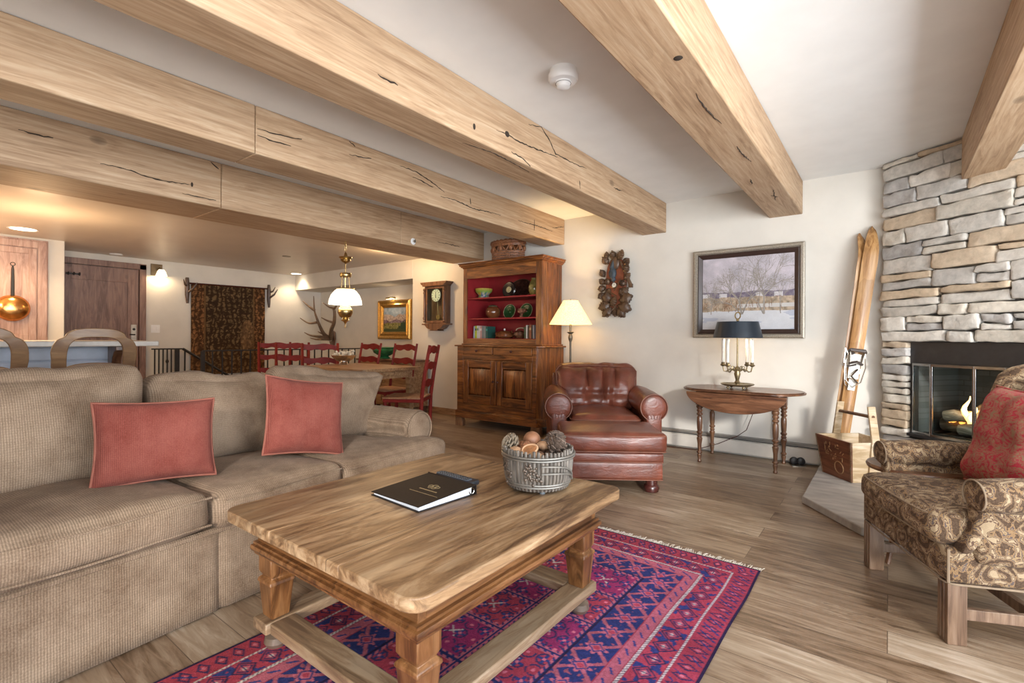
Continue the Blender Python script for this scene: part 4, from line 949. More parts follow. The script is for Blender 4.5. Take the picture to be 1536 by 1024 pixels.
MB().lathe([(0.04, 0), (0.05, 0.005), (0.075, 0.04), (0.07, 0.075), (0.04, 0.095), (0.001, 0.10)], 28).build('pot_body', ceramic('brown_speckle', (0.14, 0.06, 0.03), 0.7, 30), tp)
MB().tube([(-0.06, 0, 0.03), (-0.11, 0, 0.06), (-0.12, 0, 0.095)], [0.016, 0.01, 0.008], 10).build('spout', brn, tp)
MB().tube([(0.02+0.07*cos(t), 0, 0.10+0.03*sin(t)) for t in np.linspace(0, pi, 12)], 0.006, 8).build('handle', ceramic('cream_handle', (0.5, 0.42, 0.3)), tp)
# books
def book(x, th, h, c, label, y=4.70, d=0.15, tilt=0, c2=None):
    e = thing('book', label, 'book', (x, y, 1.095), 0, 'books on the bottom shelf of the hutch'); e.rotation_euler = (0, radians(tilt), 0)
    mt = plain('book_cover', c, 0.5, var=0.08, bmp=0)
    m = MB(); m.box(-th/2, -th/2+0.002, 0, d, 0, h).box(th/2-0.002, th/2, 0, d, 0, h).box(-th/2, th/2, -0.002, 0.002, 0, h); m.build('cover', mt, e)
    MB().box(-th/2+0.002, th/2-0.002, 0.003, d-0.004, 0.003, h-0.004).build('pages', plain('book_pages', (0.7, 0.66, 0.56), 0.9) if 'book_pages' not in bpy.data.materials else bpy.data.materials['book_pages'], e)
    if c2: MB().box(-th/2+0.003, th/2-0.003, -0.003, -0.001, h*0.62, h*0.8).build('spine_band', plain('spine_band', c2, 0.6, bmp=0), e)
    return e
x = -4.215
for th, h, c, t, c2, lb in ((0.026, 0.155, (0.42, 0.47, 0.56), 3, None, 'pale blue-grey book leaning at the far left of the bottom shelf'), (0.030, 0.158, (0.45, 0.55, 0.03), 0, (0.06, 0.06, 0.06), 'lime green book on the bottom shelf'),
        (0.026, 0.160, (0.62, 0.62, 0.58), 0, (0.1, 0.2, 0.1), 'white book with a dark band right of the lime green book'), (0.020, 0.155, (0.66, 0.63, 0.60), 2, None, 'slim white book between the banded white book and the pink one'), (0.026, 0.155, (0.55, 0.30, 0.27), 0, (0.7, 0.65, 0.6), 'faded pink book left of the grey books'),
        (0.030, 0.152, (0.20, 0.22, 0.22), 0, None, 'thick charcoal grey book in the left-hand row'), (0.026, 0.150, (0.24, 0.27, 0.25), 0, None, 'thinner grey-green book right of the charcoal one'), (0.032, 0.150, (0.02, 0.10, 0.08), 0, (0.05, 0.3, 0.25), 'dark teal book at the right end of the left-hand row')):
    book(x+th/2, th, h, c, lb, tilt=t, c2=c2); x += th+0.0035
x = -3.415
for th, h, c, t, c2, lb in ((0.026, 0.140, (0.05, 0.07, 0.035), 0, None, 'dark green book at the left of the right-hand row'), (0.020, 0.158, (0.62, 0.60, 0.56), 0, None, 'thin white book in the right-hand row'), (0.018, 0.150, (0.10, 0.06, 0.04), 0, None, 'thin dark brown book right of the thin white book'),
        (0.030, 0.162, (0.30, 0.10, 0.05), 0, (0.5, 0.4, 0.2), 'rust red book with a tan band in the right-hand row'), (0.018, 0.155, (0.04, 0.035, 0.03), 0, None, 'thin black book near the right end of the bottom shelf'), (0.018, 0.158, (0.42, 0.42, 0.45), -2, None, 'thin grey book at the far right of the bottom shelf')):
    book(x+th/2, th, h, c, lb, tilt=t, c2=c2); x += th+0.0035
# wicker basket
wk = thing('wicker_basket', 'round open-weave wicker basket on top of the hutch', 'basket', (-3.755, 4.82, 2.0355)); wk.scale = (1.1, 1.0, 1.58)
wm = plain('wicker', (0.24, 0.095, 0.04), 0.5, var=0.4, nscale=60)
b = MB(); R_ = 0.20
for z in (0.01, 0.03, 0.05, 0.07, 0.125+0.0, 0.135): b.tube([(R_*(1+z*0.3)*cos(t)*1.0, R_*(1+z*0.3)*sin(t)*0.72, z+0.003*sin(t*20)) for t in np.linspace(0, 2*pi, 72)[:-1]], 0.008, 5, closed=True)
for k in range(56):
    t = 2*pi*k/56; b.tube([(R_*(1+z*0.3)*cos(t), R_*(1+z*0.3)*sin(t)*0.72, z) for z in (0, 0.04, 0.08)], 0.006, 4)
for k in range(10):
    t = 2*pi*k/10
    for dv in (-1, 1): b.tube([(R_*1.03*cos(t+dv*0.27*s), R_*1.03*sin(t+dv*0.27*s)*0.72, 0.075+0.055*s) for s in (0, 0.5, 1)], 0.006, 4)
    b.sphere((R_*1.03*cos(t+0.31), R_*1.03*sin(t+0.31)*0.72, 0.10), 0.022, 8, 6)
b.build('basket_wall', wm, wk)
b = MB(); b.tube([(R_*1.07*cos(t), R_*1.07*sin(t)*0.72, 0.15+0.004*sin(t*24)) for t in np.linspace(0, 2*pi, 96)[:-1]], 0.014, 6, closed=True); b.build('rim', wm, wk)
MB().lathe([(0.001, 0.0), (0.19, 0.0), (0.19, 0.006), (0.001, 0.006)], 30, sy=0.72).build('base', wm, wk)

# ------------------------------------------------------------------ floor lamp
fl_ = thing('floor_lamp', 'lit floor lamp with cream cone shade between the hutch and club chair', 'lamp', (-2.82, 4.76, 0))
def shade_mat(name, c, s):
    m, nt, b = newmat(name); b.inputs['Base Color'].default_value = (*c, 1); b.inputs['Roughness'].default_value = 0.9
    b.inputs['Emission Color'].default_value = (1.0, 0.70, 0.32, 1)
    nt.links.new(mth(nt, 'MULTIPLY', noise(nt, coords(nt), 90, 2), s*2), b.inputs['Emission Strength']); return m
MB().lathe([(0.238, 1.258), (0.082, 1.522), (0.080, 1.520), (0.236, 1.258)], 48).build('lamp_shade', shade_mat('lit_shade', (0.80, 0.68, 0.42), 1.25), fl_, angle=80)
MB().lathe([(0.13, 0), (0.135, 0.012), (0.10, 0.025), (0.03, 0.035), (0.013, 0.06), (0.011, 0.5), (0.018, 0.51), (0.011, 0.53), (0.011, 1.06), (0.022, 1.09), (0.026, 1.115), (0.016, 1.15), (0.035, 1.165), (0.04, 1.172), (0.012, 1.178), (0.014, 1.25), (0.006, 1.26), (0.006, 1.53), (0.001, 1.54)], 20).build('pole', plain('pewter_pole', (0.16, 0.14, 0.11), 0.4, metal=0.6), fl_)
lamp('floor_lamp_bulb', (0, 0, 1.38), 48, (1, 0.66, 0.30), 0.04, fl_)

# ------------------------------------------------------------------ carved wall ornament
cv = thing('carved_wall_ornament', 'dark carved hunting-trophy wall ornament with leaves, game bird and rifles', 'wall carving', (-2.405, YW, 1.69))
cwood = wood('carved_walnut', (0.05, 0.028, 0.018), (0.10, 0.055, 0.03), (0.17, 0.095, 0.05), axis=2, stretch=6, rough=0.4)
MB().prism([(0.12*math.copysign(abs(cos(t))**0.8, cos(t)), 0.02+0.29*math.copysign(abs(sin(t))**0.8, sin(t))) for t in np.linspace(0, 2*pi, 40)[:-1]], -0.035, -0.001, 'y').build('back_board', plain('red_brown_board', (0.26, 0.075, 0.035), 0.4, var=0.3), cv, bevel=0.006)
def leaf(mb, p, ang, L, tilt=0.3, w=0.42):
    n_ = 7; pts = []
    for i in range(n_*2+1):
        t = i/(n_*2); r = w*L*sin(pi*min(1, t*1.02))**0.7*(1.0 if i % 2 else 0.62); pts.append((t*L, r))
    T = Matrix.Translation(p) @ Matrix.Rotation(-ang, 4, 'Y')
    old = mb.M; mb.M = T
    ring = [(x, -0.012-0.02*sin(pi*x/L), y) for x, y in pts]+[(x, -0.012-0.02*sin(pi*x/L), -y) for x, y in pts[::-1][1:-1]]
    ctr = [(x, -0.032-0.02*sin(pi*x/L), 0) for x, _ in pts]
    b0 = mb.addv(ctr); b1 = mb.addv([(x, -0.012-0.016*sin(pi*x/L), y) for x, y in pts]); b2 = mb.addv([(x, -0.012-0.016*sin(pi*x/L), -y) for x, y in pts])
    b3 = mb.addv([(x, 0.0, y*0.9) for x, y in pts]); b4 = mb.addv([(x, 0.0, -y*0.9) for x, y in pts])
    k = len(pts)
    for i in range(k-1):
        mb.f += [(b0+i, b0+i+1, b1+i+1, b1+i), (b0+i+1, b0+i, b2+i, b2+i+1), (b1+i, b1+i+1, b3+i+1, b3+i), (b2+i+1, b2+i, b4+i, b4+i+1)]
    mb.M = old
rs = random.Random(11)
lv = MB()
for (x, z, a, L) in [(-0.05, -0.20, 200, 0.16), (-0.04, -0.24, 225, 0.15), (0.04, -0.22, -20, 0.17), (0.05, -0.18, 20, 0.17), (0.03, -0.25, -50, 0.14), (-0.03, -0.15, 165, 0.15), (0.06, -0.12, 45, 0.13), (-0.11, -0.02, 190, 0.10), (-0.12, 0.02, 140, 0.09), (-0.12, -0.08, 215, 0.10), (-0.13, 0.1, 120, 0.1), (0.11, 0.05, 50, 0.1), (0.12, 0.12, 80, 0.11), (0.12, 0.2, 60, 0.09),
                     (-0.08, 0.24, 130, 0.11), (-0.02, 0.28, 100, 0.11), (0.05, 0.27, 70, 0.12), (0.1, 0.24, 30, 0.08), (-0.10, 0.30, 90, 0.08), (-0.05, 0.06, 200, 0.09), (0.05, 0.04, -30, 0.09), (-0.06, -0.03, 240, 0.1), (0.06, -0.04, -60, 0.1), (0.0, -0.12, 250, 0.12), (0.0, -0.26, 270, 0.09), (0.08, 0.3, 110, 0.07)]:
    leaf(lv, (x, -0.03-rs.random()*0.02, z), radians(a), L)
lv.build('carved_leaves', cwood, cv, angle=60)
for s in (-1, 1):
    g = MB(); g.tube([(s*0.10, -0.05, -0.345), (-s*0.02, -0.045, -0.22)], [0.026, 0.012], 8, flat=0.7).build('rifle_stock', cwood, cv)
g = MB(); g.tube([(0.06, -0.05, 0.26), (0.19, -0.05, -0.02)], [0.012, 0.022], 8).box(0.165, 0.205, -0.065, -0.035, -0.035, 0.005); g.build('rifle', cwood, cv)
g = MB(); g.tube([(-0.10, -0.07, -0.05), (0.03, -0.075, -0.12)], 0.006, 6).tube([(0.08, -0.07, 0.06), (0.0, -0.075, -0.06)], 0.006, 6).build('crossed_sticks', M['bronze'], cv)
bd = MB(); bd.sphere((-0.02, -0.07, 0.13), 0.05, sc=(0.9, 0.6, 1.3)).sphere((-0.005, -0.08, 0.06), 0.026).tube([(-0.03, -0.07, 0.18), (-0.01, -0.06, 0.27), (0.02, -0.05, 0.30)], [0.03, 0.018, 0.006], 8); bd.build('game_bird', plain('blue_grey_plumage', (0.05, 0.07, 0.09), 0.5, var=0.4), cv)
bg_ = MB(); bg_.sphere((0.0, -0.055, 0.24), 0.07, sc=(0.8, 0.35, 1.1)); bg_.build('hunting_bag', cwood, cv)
MB().lathe([(0.036, 0.0), (0.036, -0.012), (0.026, -0.016), (0.025, -0.012)], 24, (0, -0.06, 0.0), ax='y').build('dial_rim', M['bunfoot'], cv)
di = MB().lathe([(0.001, -0.013), (0.025, -0.013), (0.025, -0.005)], 24, (0, -0.06, 0.0), ax='y').build('dial', plain('dial_enamel', (0.75, 0.72, 0.62), 0.4, bmp=0), cv)
MB().tube([(0, -0.075, 0), (0.006, -0.075, 0.015)], 0.002, 5).build('dial_hand', M['black'], di)

# ------------------------------------------------------------------ framed pictures
def frame_ring(mb, w, h, prof):
    rings = []
    for d, y in prof:
        a, b = w/2-d, h/2-d; rings.append(mb.addv([(-a, y, -b), (a, y, -b), (a, y, b), (-a, y, b)]))
    for r0, r1 in zip(rings, rings[1:]):
        for k in range(4): l = (k+1) % 4; mb.f.append((r0+k, r0+l, r1+l, r1+k))
def branches(C, X, Y, p, a, L, w, col, rs, depth):
    if depth == 0 or L < 0.008: return
    q = (p[0]+L*cos(a), p[1]+L*sin(a))
    dx, dy = q[0]-p[0], q[1]-p[1]; t = np.clip(((X-p[0])*dx+(Y-p[1])*dy)/(L*L), 0, 1)
    dist = np.hypot(X-p[0]-t*dx, Y-p[1]-t*dy)
    mk = dist < w*(1-0.3*t); C[mk] = np.array(col)*rs.uniform(0.75, 1.25)
    for _ in range(3 if depth > 3 else 2): branches(C, X, Y, q, a+rs.uniform(-0.75, 0.75), L*rs.uniform(0.62, 0.85), w*0.62, col, rs, depth-1)
def winter(X, Y):
    w, h = X.max(), Y.max(); n = fbm(X, Y, 2, 14, 4); n2 = fbm(X, Y, 6, 40, 3)
    C = np.zeros(X.shape+(3,)); v = Y/h
    C[:] = np.array([0.52, 0.48, 0.53]); C += (n[..., None]-0.5)*np.array([0.35, 0.30, 0.32]); 
    hill = v < 0.52+0.05*(fbm(X, Y*0, 3, 6)-0.5); C[hill] = (np.array([0.20, 0.17, 0.22])+(n2[..., None]-0.5)*0.2)[hill]
    roof = (abs(((X/w*5+0.3) % 1)-0.5) < 0.22) & (v > 0.44) & (v < 0.50) & (vnoise(X, Y*0, 4, 5) > 0.35); C[roof] = (0.62, 0.60, 0.62)
    roof2 = (abs(((X/w*5+0.3) % 1)-0.5) < 0.15) & (v > 0.41) & (v <= 0.445) & (vnoise(X, Y*0, 4, 5) > 0.35); C[roof2] = (0.30, 0.16, 0.11)
    brush = (v < 0.42+0.05*n) & (v > 0.25); C[brush] = (np.array([0.42, 0.33, 0.24])+(n2[..., None]-0.5)*np.array([0.6, 0.45, 0.35]))[brush]
    field = (v < 0.35) & (v > 0.30) & (X > w*0.4); C[field] = (0.60, 0.58, 0.56)
    snow = v < 0.24+0.03*fbm(X, Y*0, 9, 8); C[snow] = (np.array([0.66, 0.67, 0.70])+(n[..., None]-0.5)*0.12)[snow]
    sh = snow & (fbm(X*0.4, Y*1.6, 14, 12) > 0.6); C[sh] = (0.50, 0.53, 0.62)
    rs = random.Random(5)
    for k in range(46):
        branches(C, X, Y, (rs.uniform(0, 0.42 if k % 2 else 1)*w, rs.uniform(0.24, 0.32)*h), rs.uniform(1.2, 1.9), 0.035, 0.0022, (0.26, 0.14, 0.08), rs, 3)
    for x, L, wd, a in ((0.45, 0.13, 0.009, 1.75), (0.44, 0.12, 0.006, 2.3), (0.46, 0.13, 0.006, 1.2), (0.69, 0.16, 0.009, 1.58), (0.68, 0.11, 0.005, 1.95), (0.10, 0.10, 0.004, 1.5), (0.86, 0.11, 0.004, 1.6)):
        branches(C, X, Y, (x*w, 0.22*h), a, L, wd, (0.30, 0.27, 0.24), rs, 7)
    return np.clip(C, 0, 1)
def picture(name, label, cat, loc, w, h, prof, fmat, colfn, iw, ih, depth, inner=None):
    e = thing(name, label, cat, loc); m = MB(); frame_ring(m, w, h, prof); m.build('frame', fmat, e, angle=25)
    if inner: m = MB(); frame_ring(m, w-2*inner[0], h-2*inner[0], inner[1]); m.build('inner_frame', inner[2], e, angle=25)
    c = colour_sheet(iw, ih, 0.0027, colfn, lambda x, y: (x-iw/2, depth, y-ih/2)); c.build('canvas', M['sheetv'], e)
    return e
picture('winter_landscape_painting', 'large framed painting of bare trees in snow, above the drop-leaf table', 'painting', (-1.075, YW-0.002, 1.542), 0.965, 0.855,
        [(0, 0), (0, -0.045), (0.012, -0.052), (0.03, -0.05), (0.038, -0.038), (0.042, -0.03)], plain('silver_frame', (0.36, 0.32, 0.26), 0.4, metal=0.5, var=0.3, nscale=120), winter, 0.80, 0.70, -0.012,
        (0.038, [(0, -0.03), (0.012, -0.036), (0.03, -0.026), (0.036, -0.022), (0.042, -0.018), (0.046, -0.011)], plain('dark_brown_frame', (0.045, 0.025, 0.02), 0.35)))

# ------------------------------------------------------------------ drop-leaf table + lamp
dt = thing('drop_leaf_table', 'walnut drop-leaf table with turned legs against the wall under the painting', 'table', (-1.045, 4.75, 0))
def topshape(o=0.0):
    pts = []
    for k in range(48):
        t = 2*pi*k/48; x = (0.50+o)*math.copysign(abs(cos(t))**0.9, cos(t)); y = (0.36+o)*sin(t); pts.append((x, max(-0.285-o, min(0.265+o, y))))
    return pts
MB().prism(topshape(0.0), 0.640, 0.655).prism(topshape(-0.012), 0.655, 0.662).build('table_top', M['walnut'], dt, bevel=0.004)
half = [(-0.37, 0.632)]+[(0.37*cos(t), 0.632-0.165*sin(t)) for t in np.linspace(pi, 2*pi, 24)[1:-1]][::1]
half = [(0.40*cos(t), 0.634-0.165*sin(t)) for t in np.linspace(0, pi, 28)]
MB().prism(half, -0.285, -0.268, 'y').build('drop_leaf', M['walnut'], dt, bevel=0.003)
MB().box(-0.29, 0.29, -0.225, -0.205, 0.54, 0.639).box(-0.29, 0.29, 0.205, 0.225, 0.54, 0.639).box(-0.30, -0.28, -0.2, 0.2, 0.54, 0.639).box(0.28, 0.30, -0.2, 0.2, 0.54, 0.639).build('apron', M['walnut'], dt, bevel=0.002)
tprof = [(0.014, 0), (0.018, 0.01), (0.012, 0.025), (0.018, 0.055), (0.020, 0.07), (0.014, 0.075), (0.024, 0.085), (0.024, 0.095), (0.015, 0.105), (0.017, 0.16), (0.024, 0.205), (0.026, 0.215), (0.016, 0.225), (0.025, 0.235), (0.016, 0.25), (0.026, 0.262), (0.027, 0.272), (0.018, 0.28), (0.022, 0.30), (0.024, 0.36), (0.023, 0.40), (0.015, 0.415), (0.026, 0.425), (0.027, 0.435), (0.016, 0.445), (0.026, 0.46), (0.026, 0.468), (0.018, 0.475), (0.029, 0.49), (0.03, 0.505), (0.022, 0.515)]
for sx in (-1, 1):
    for sy in (-1, 1):
        MB().lathe(tprof, 18, (sx*0.305, sy*0.20, 0)).cbox(sx*0.305, sy*0.20, 0.577, 0.055, 0.055, 0.123).build('leg', M['walnutz'], dt, bevel=0.002)
tl = thing('bouillotte_lamp', 'brass candelabra lamp with dark blue metal shade and white candles, on the drop-leaf table', 'lamp', (-1.075, 4.72, 0.6625))
BR = plain('antique_brass', (0.30, 0.24, 0.14), 0.35, metal=0.85, var=0.25)
b = MB(); b.lathe([(0.055, 0.022), (0.11, 0.026), (0.135, 0.036), (0.14, 0.045), (0.132, 0.045), (0.11, 0.034), (0.02, 0.034), (0.016, 0.045), (0.024, 0.055), (0.014, 0.075), (0.02, 0.10), (0.028, 0.13), (0.02, 0.16), (0.03, 0.17), (0.022, 0.185), (0.008, 0.20), (0.006, 0.62), (0.001, 0.622)], 32)
b.build('stem', BR, tl)
b = MB()
for k in range(4): b.sphere((0.09*cos(pi/4+k*pi/2), 0.09*sin(pi/4+k*pi/2), 0.0125), 0.0125, 10, 6)
b.build('tray_feet', BR, tl)
b = MB(); b.tube([(0.022*cos(t), 0, 0.65+0.03*sin(t)) for t in np.linspace(0, 2*pi, 20)[:-1]], 0.005, 6, closed=True).sphere((0, 0, 0.61), 0.012); b.build('finial', M['brass'], tl)
for k in range(4):
    a = radians(37+[-24, 24, 156, 204][k]); ca, sa = cos(a), sin(a)
    arm = MB(); arm.tube([(ca*r, sa*r, z) for r, z in ((0.02, 0.155), (0.05, 0.175), (0.075, 0.165), (0.09, 0.15), (0.11, 0.155), (0.118, 0.19), (0.118, 0.21))], 0.006, 8)
    arm.tube([(ca*r, sa*r, z) for r, z in ((0.03, 0.17), (0.035, 0.195), (0.055, 0.20), (0.06, 0.18))], 0.004, 6)
    arm.lathe([(0.008, 0.195), (0.022, 0.205), (0.024, 0.212), (0.014, 0.22), (0.016, 0.235)], 14, (ca*0.118, sa*0.118, 0)); ao = arm.build('candle_arm', BR, tl)
    MB().lathe([(0.0135, 0.235), (0.0135, 0.44), (0.004, 0.445)], 14, (ca*0.118, sa*0.118, 0)).build('candle', plain('candle_wax', (0.82, 0.80, 0.74), 0.4, bmp=0) if 'candle_wax' not in bpy.data.materials else bpy.data.materials['candle_wax'], ao)
tole = plain('blue_black_tole', (0.018, 0.028, 0.042), 0.35, var=0.15)
MB().lathe([(0.205, 0.452), (0.17, 0.595), (0.167, 0.595), (0.202, 0.452)], 48).lathe([(0.17, 0.594), (0.006, 0.596), (0.006, 0.592), (0.165, 0.590)], 48).build('lamp_shade', tole, tl)
lamp('table_lamp_bulb', (0, 0, 0.46), 10, (1, 0.74, 0.45), 0.05, tl)
co = tag(MB().tube([(-0.98, 4.86, 0.66), (-0.97, 4.99, 0.60), (-1.0, 5.0, 0.42), (-1.05, 4.97, 0.26), (-1.12, 4.94, 0.20), (-1.30, 4.96, 0.10), (-1.5, 4.93, 0.02), (-1.9, 4.95, 0.006), (-2.4, 4.97, 0.006)], 0.0035, 6).build('power_cord', M['bunfoot']), 'thin dark lamp cord hanging behind the drop-leaf table', 'cord')

# small floor ornament near heater
orn = thing('floor_ornament', 'pair of small round black cups on a metal plate, on the floor by the heater', 'ornament', (-0.615, 4.93, 0), radians(20))
MB().box(-0.06, 0.05, -0.03, 0.03, 0.0, 0.006).build('base_plate', M['pewter'], orn, bevel=0.002)
for k in (-0.03, 0.025): MB().lathe([(0.012, 0.0), (0.03, 0.008), (0.034, 0.03), (0.022, 0.045), (0.018, 0.043), (0.02, 0.025), (0.001, 0.02)], 18, (k, 0.03, 0.035), ax='y').build('cup', M['black'], orn)

# ------------------------------------------------------------------ skis and grain bucket
skw = wood('ski_wood', (0.24, 0.11, 0.035), (0.42, 0.22, 0.08), (0.54, 0.32, 0.14), axis=2, s=1, stretch=12, rough=0.35, coat=0.3)
def ski(loc, top, label, yaw_):
    e = thing('wooden_ski', label, 'ski', loc, 0, 'old wooden skis'); 
    d = Vector(top)-Vector(loc); L = d.length; zq = d.normalized(); n_ = Vector((sin(yaw_), -cos(yaw_), 0)); xq = zq.cross(n_).normalized(); n_ = xq.cross(zq)
    # rotation matrix with columns x (width), y (-normal), z (length)
    yq = zq.cross(xq)
    e.rotation_euler = Matrix((xq, yq, zq)).transposed().to_euler()
    def w(t): return 0.043+0.012*t if t < 0.82 else (0.053*sqrt(max(0.0, 1-((t-0.82)/0.18)**2.0)))*(1 if t < 0.999 else 0)+0.002
    m = MB(); n_s = 60
    def S(u, side):
        t = u; y = 0.02*4*(t-0.5)**2*0.4 - (0.0 if t < 0.88 else 0.10*((t-0.88)/0.12)**1.6)*-1
        return t*L, y
    rings = []
    for i in range(n_s+1):
        t = i/n_s; z_, y_ = S(t, 0); ww = w(t); th = 0.010+0.008*math.exp(-((t-0.42)/0.25)**2)
        rings.append(m.addv([(-ww, y_, z_), (-ww*0.2, y_-th*1.15, z_), (ww*0.2, y_-th*1.15, z_), (ww, y_, z_), (ww, y_+0.004, z_), (0, y_+0.002, z_), (-ww, y_+0.004, z_)]))
    for a, b in zip(rings, rings[1:]):
        for k in range(7): l = (k+1) % 7; m.f.append((a+k, b+k, b+l, a+l))
    m.f.append(tuple(rings[0]+k for k in range(7))); m.f.append(tuple(rings[-1]+k for k in range(7))[::-1])
    m.build('ski_blade', skw, e, angle=50)
    c0 = 0.42*L
    p = MB(); p.cbox(0, -0.022, c0, 0.075, 0.006, 0.20); p.cbox(0, -0.024, c0-0.15, 0.05, 0.005, 0.09)
    for s in (-1, 1): p.hexa([(s*0.038-0.003, -0.06, c0+0.02), (s*0.038+0.003, -0.06, c0+0.02), (s*0.038+0.003, -0.02, c0+0.0), (s*0.038-0.003, -0.02, c0+0.0), (s*0.05-0.003, -0.07, c0+0.11), (s*0.05+0.003, -0.07, c0+0.11), (s*0.045+0.003, -0.02, c0+0.13), (s*0.045-0.003, -0.02, c0+0.13)])
    bn = p.build('binding', M['pewter'], e, bevel=0.001)
    q = MB(); q.tube([(-0.055, -0.035, c0+0.12), (-0.05, -0.06, c0+0.13), (0.05, -0.06, c0+0.13), (0.06, -0.035, c0+0.12)], 0.009, 8, flat=1.6).tube([(-0.045, -0.05, c0+0.02), (0.0, -0.075, c0+0.04), (0.045, -0.05, c0+0.02)], 0.010, 8); q.build('strap', plain('dark_strap', (0.06, 0.045, 0.04), 0.5) if 'dark_strap' not in bpy.data.materials else bpy.data.materials['dark_strap'], bn)
    q = MB(); q.tube([(-0.052, -0.03, c0+0.13), (-0.065, -0.05, c0), (-0.05, -0.055, c0-0.12), (0, -0.05, c0-0.17), (0.05, -0.055, c0-0.12), (0.068, -0.05, c0), (0.055, -0.03, c0+0.13)], 0.0045, 8); q.tube([(-0.06, -0.04, c0+0.1), (-0.085, -0.045, c0+0.14), (-0.08, -0.04, c0+0.02)], 0.006, 6); q.tube([(0.02, -0.04, c0-0.02), (-0.02, -0.06, c0-0.08), (0.03, -0.05, c0-0.13)], 0.008, 6); q.build('cable', M['silver'], bn)
    return e
ski((-0.325, 4.80, 0.051), (-0.09, 4.93, 2.045), 'front wooden ski with metal binding leaning in the corner by the chimney', radians(14))
ski((-0.365, 4.85, 0.051), (-0.135, 4.95, 1.99), 'second wooden ski, mostly hidden behind the front one in the corner', radians(40))

bk = thing('grain_bucket', 'old wooden slant-sided bucket with tall handle boards on the hearth, red-brown front', 'bucket', (-0.205, 4.615, 0.051), radians(40.8))
brown = wood('painted_brown_board', (0.10, 0.03, 0.015), (0.19, 0.065, 0.03), (0.27, 0.11, 0.055), axis=1, stretch=6, rough=0.5)
pale = wood('pale_board', (0.40, 0.28, 0.15), (0.58, 0.45, 0.30), (0.70, 0.60, 0.46), axis=0, stretch=6, rough=0.5)
bx, by, tx, ty, hh = 0.150, 0.155, 0.185, 0.192, 0.30
def slant(s, axis, th):
    if axis == 'x': return [(s*bx, -by, 0), (s*bx, by, 0), (s*(bx-th), by, 0), (s*(bx-th), -by, 0), (s*tx, -ty, hh), (s*tx, ty, hh), (s*(tx-th), ty, hh), (s*(tx-th), -ty, hh)]
    return [(-bx, s*by, 0), (bx, s*by, 0), (bx, s*(by-th), 0), (-bx, s*(by-th), 0), (-tx, s*ty, hh), (tx, s*ty, hh), (tx, s*(ty-th), hh), (-tx, s*(ty-th), hh)]
MB().hexa(slant(-1, 'x', 0.016)).build('front_board', brown, bk, bevel=0.002, label='red-brown painted board with faded round mark')
MB().hexa(slant(1, 'x', 0.016)).build('back_board', pale, bk, bevel=0.002)
MB().hexa(slant(-1, 'y', 0.016)).build('side_board', pale, bk, bevel=0.002)
MB().hexa(slant(1, 'y', 0.016)).build('side_board', pale, bk, bevel=0.002)
MB().box(-bx+0.01, bx-0.01, -by+0.01, by-0.01, 0.004, 0.018).build('bottom_board', pale, bk)
for s in (-1, 1):
    h_ = MB(); h_.hexa([(-0.03, s*(by+0.001), 0), (0.03, s*(by+0.001), 0), (0.03, s*(by+0.017), 0), (-0.03, s*(by+0.017), 0), (-0.03, s*(ty+0.001), hh), (0.03, s*(ty+0.001), hh), (0.03, s*(ty+0.017), hh), (-0.03, s*(ty+0.017), hh)])
    h_.hexa([(-0.03, s*(ty+0.001), hh), (0.03, s*(ty+0.001), hh), (0.03, s*(ty+0.017), hh), (-0.03, s*(ty+0.017), hh), (-0.028, s*(ty-0.045), 0.56), (0.028, s*(ty-0.045), 0.56), (0.028, s*(ty-0.029), 0.56), (-0.028, s*(ty-0.029), 0.56)])
    ho = h_.build('handle_board', pale, bk, bevel=0.004)
MB().tube([(0, -ty+0.015, 0.485), (0, ty-0.015, 0.485)], 0.013, 10).build('handle_bar', M['walnut'], bk)
fx = lambda z: -(bx+(tx-bx)*z/hh)-0.0012
mk = MB(); mk.tube([(fx(0.085+0.045*sin(t)), -0.045+0.045*cos(t), 0.085+0.045*sin(t)) for t in np.linspace(0, 2*pi, 30)[:-1]], 0.0035, 5, closed=True)
rs = random.Random(8)
for k in range(26):
    y0_, z0_ = rs.uniform(-0.10, 0.10), rs.uniform(0.13, 0.25); a = rs.choice((0, pi/2, 0.7, 2.3)); L = rs.uniform(0.012, 0.035)
    mk.tube([(fx(z0_), y0_, z0_), (fx(z0_+L*sin(a)), y0_+L*cos(a), z0_+L*sin(a))], 0.0024, 4)
mk.build('faded_marks', plain('faded_ochre', (0.34, 0.19, 0.085), 0.6), bk)

# ------------------------------------------------------------------ on the coffee table
TS = TZ+0.0005
bi = thing('ring_binder', 'closed black ring binder with gold crest on the coffee table', 'binder', (-1.415, 1.305, TS), radians(-4))
ved = plain('black_binder_vinyl', (0.020, 0.014, 0.011), 0.6, var=0.15, nscale=120, spec=0.2)
MB().box(-0.15, 0.14, -0.14, 0.14, 0, 0.003).build('back_cover', ved, bi, bevel=0.001)
MB().hexa([(-0.15, -0.14, 0.012), (0.14, -0.14, 0.018), (0.14, 0.14, 0.034), (-0.15, 0.14, 0.028), (-0.15, -0.14, 0.015), (0.14, -0.14, 0.021), (0.14, 0.14, 0.037), (-0.15, 0.14, 0.031)]).build('front_cover', ved, bi, bevel=0.001)
MB().box(-0.15, 0.14, 0.137, 0.1405, 0.0, 0.034).build('spine', ved, bi)
MB().hexa([(-0.142, -0.132, 0.0035), (0.132, -0.132, 0.0035), (0.132, 0.12, 0.0035), (-0.142, 0.12, 0.0035), (-0.142, -0.132, 0.0115), (0.132, -0.132, 0.0165), (0.132, 0.12, 0.031), (-0.142, 0.12, 0.025)]).build('pages', plain('paper_edges', (0.66, 0.70, 0.76), 0.7, var=0.1, nscale=200, stretch=(0.1, 0.1, 4)), bi)
rg = MB()
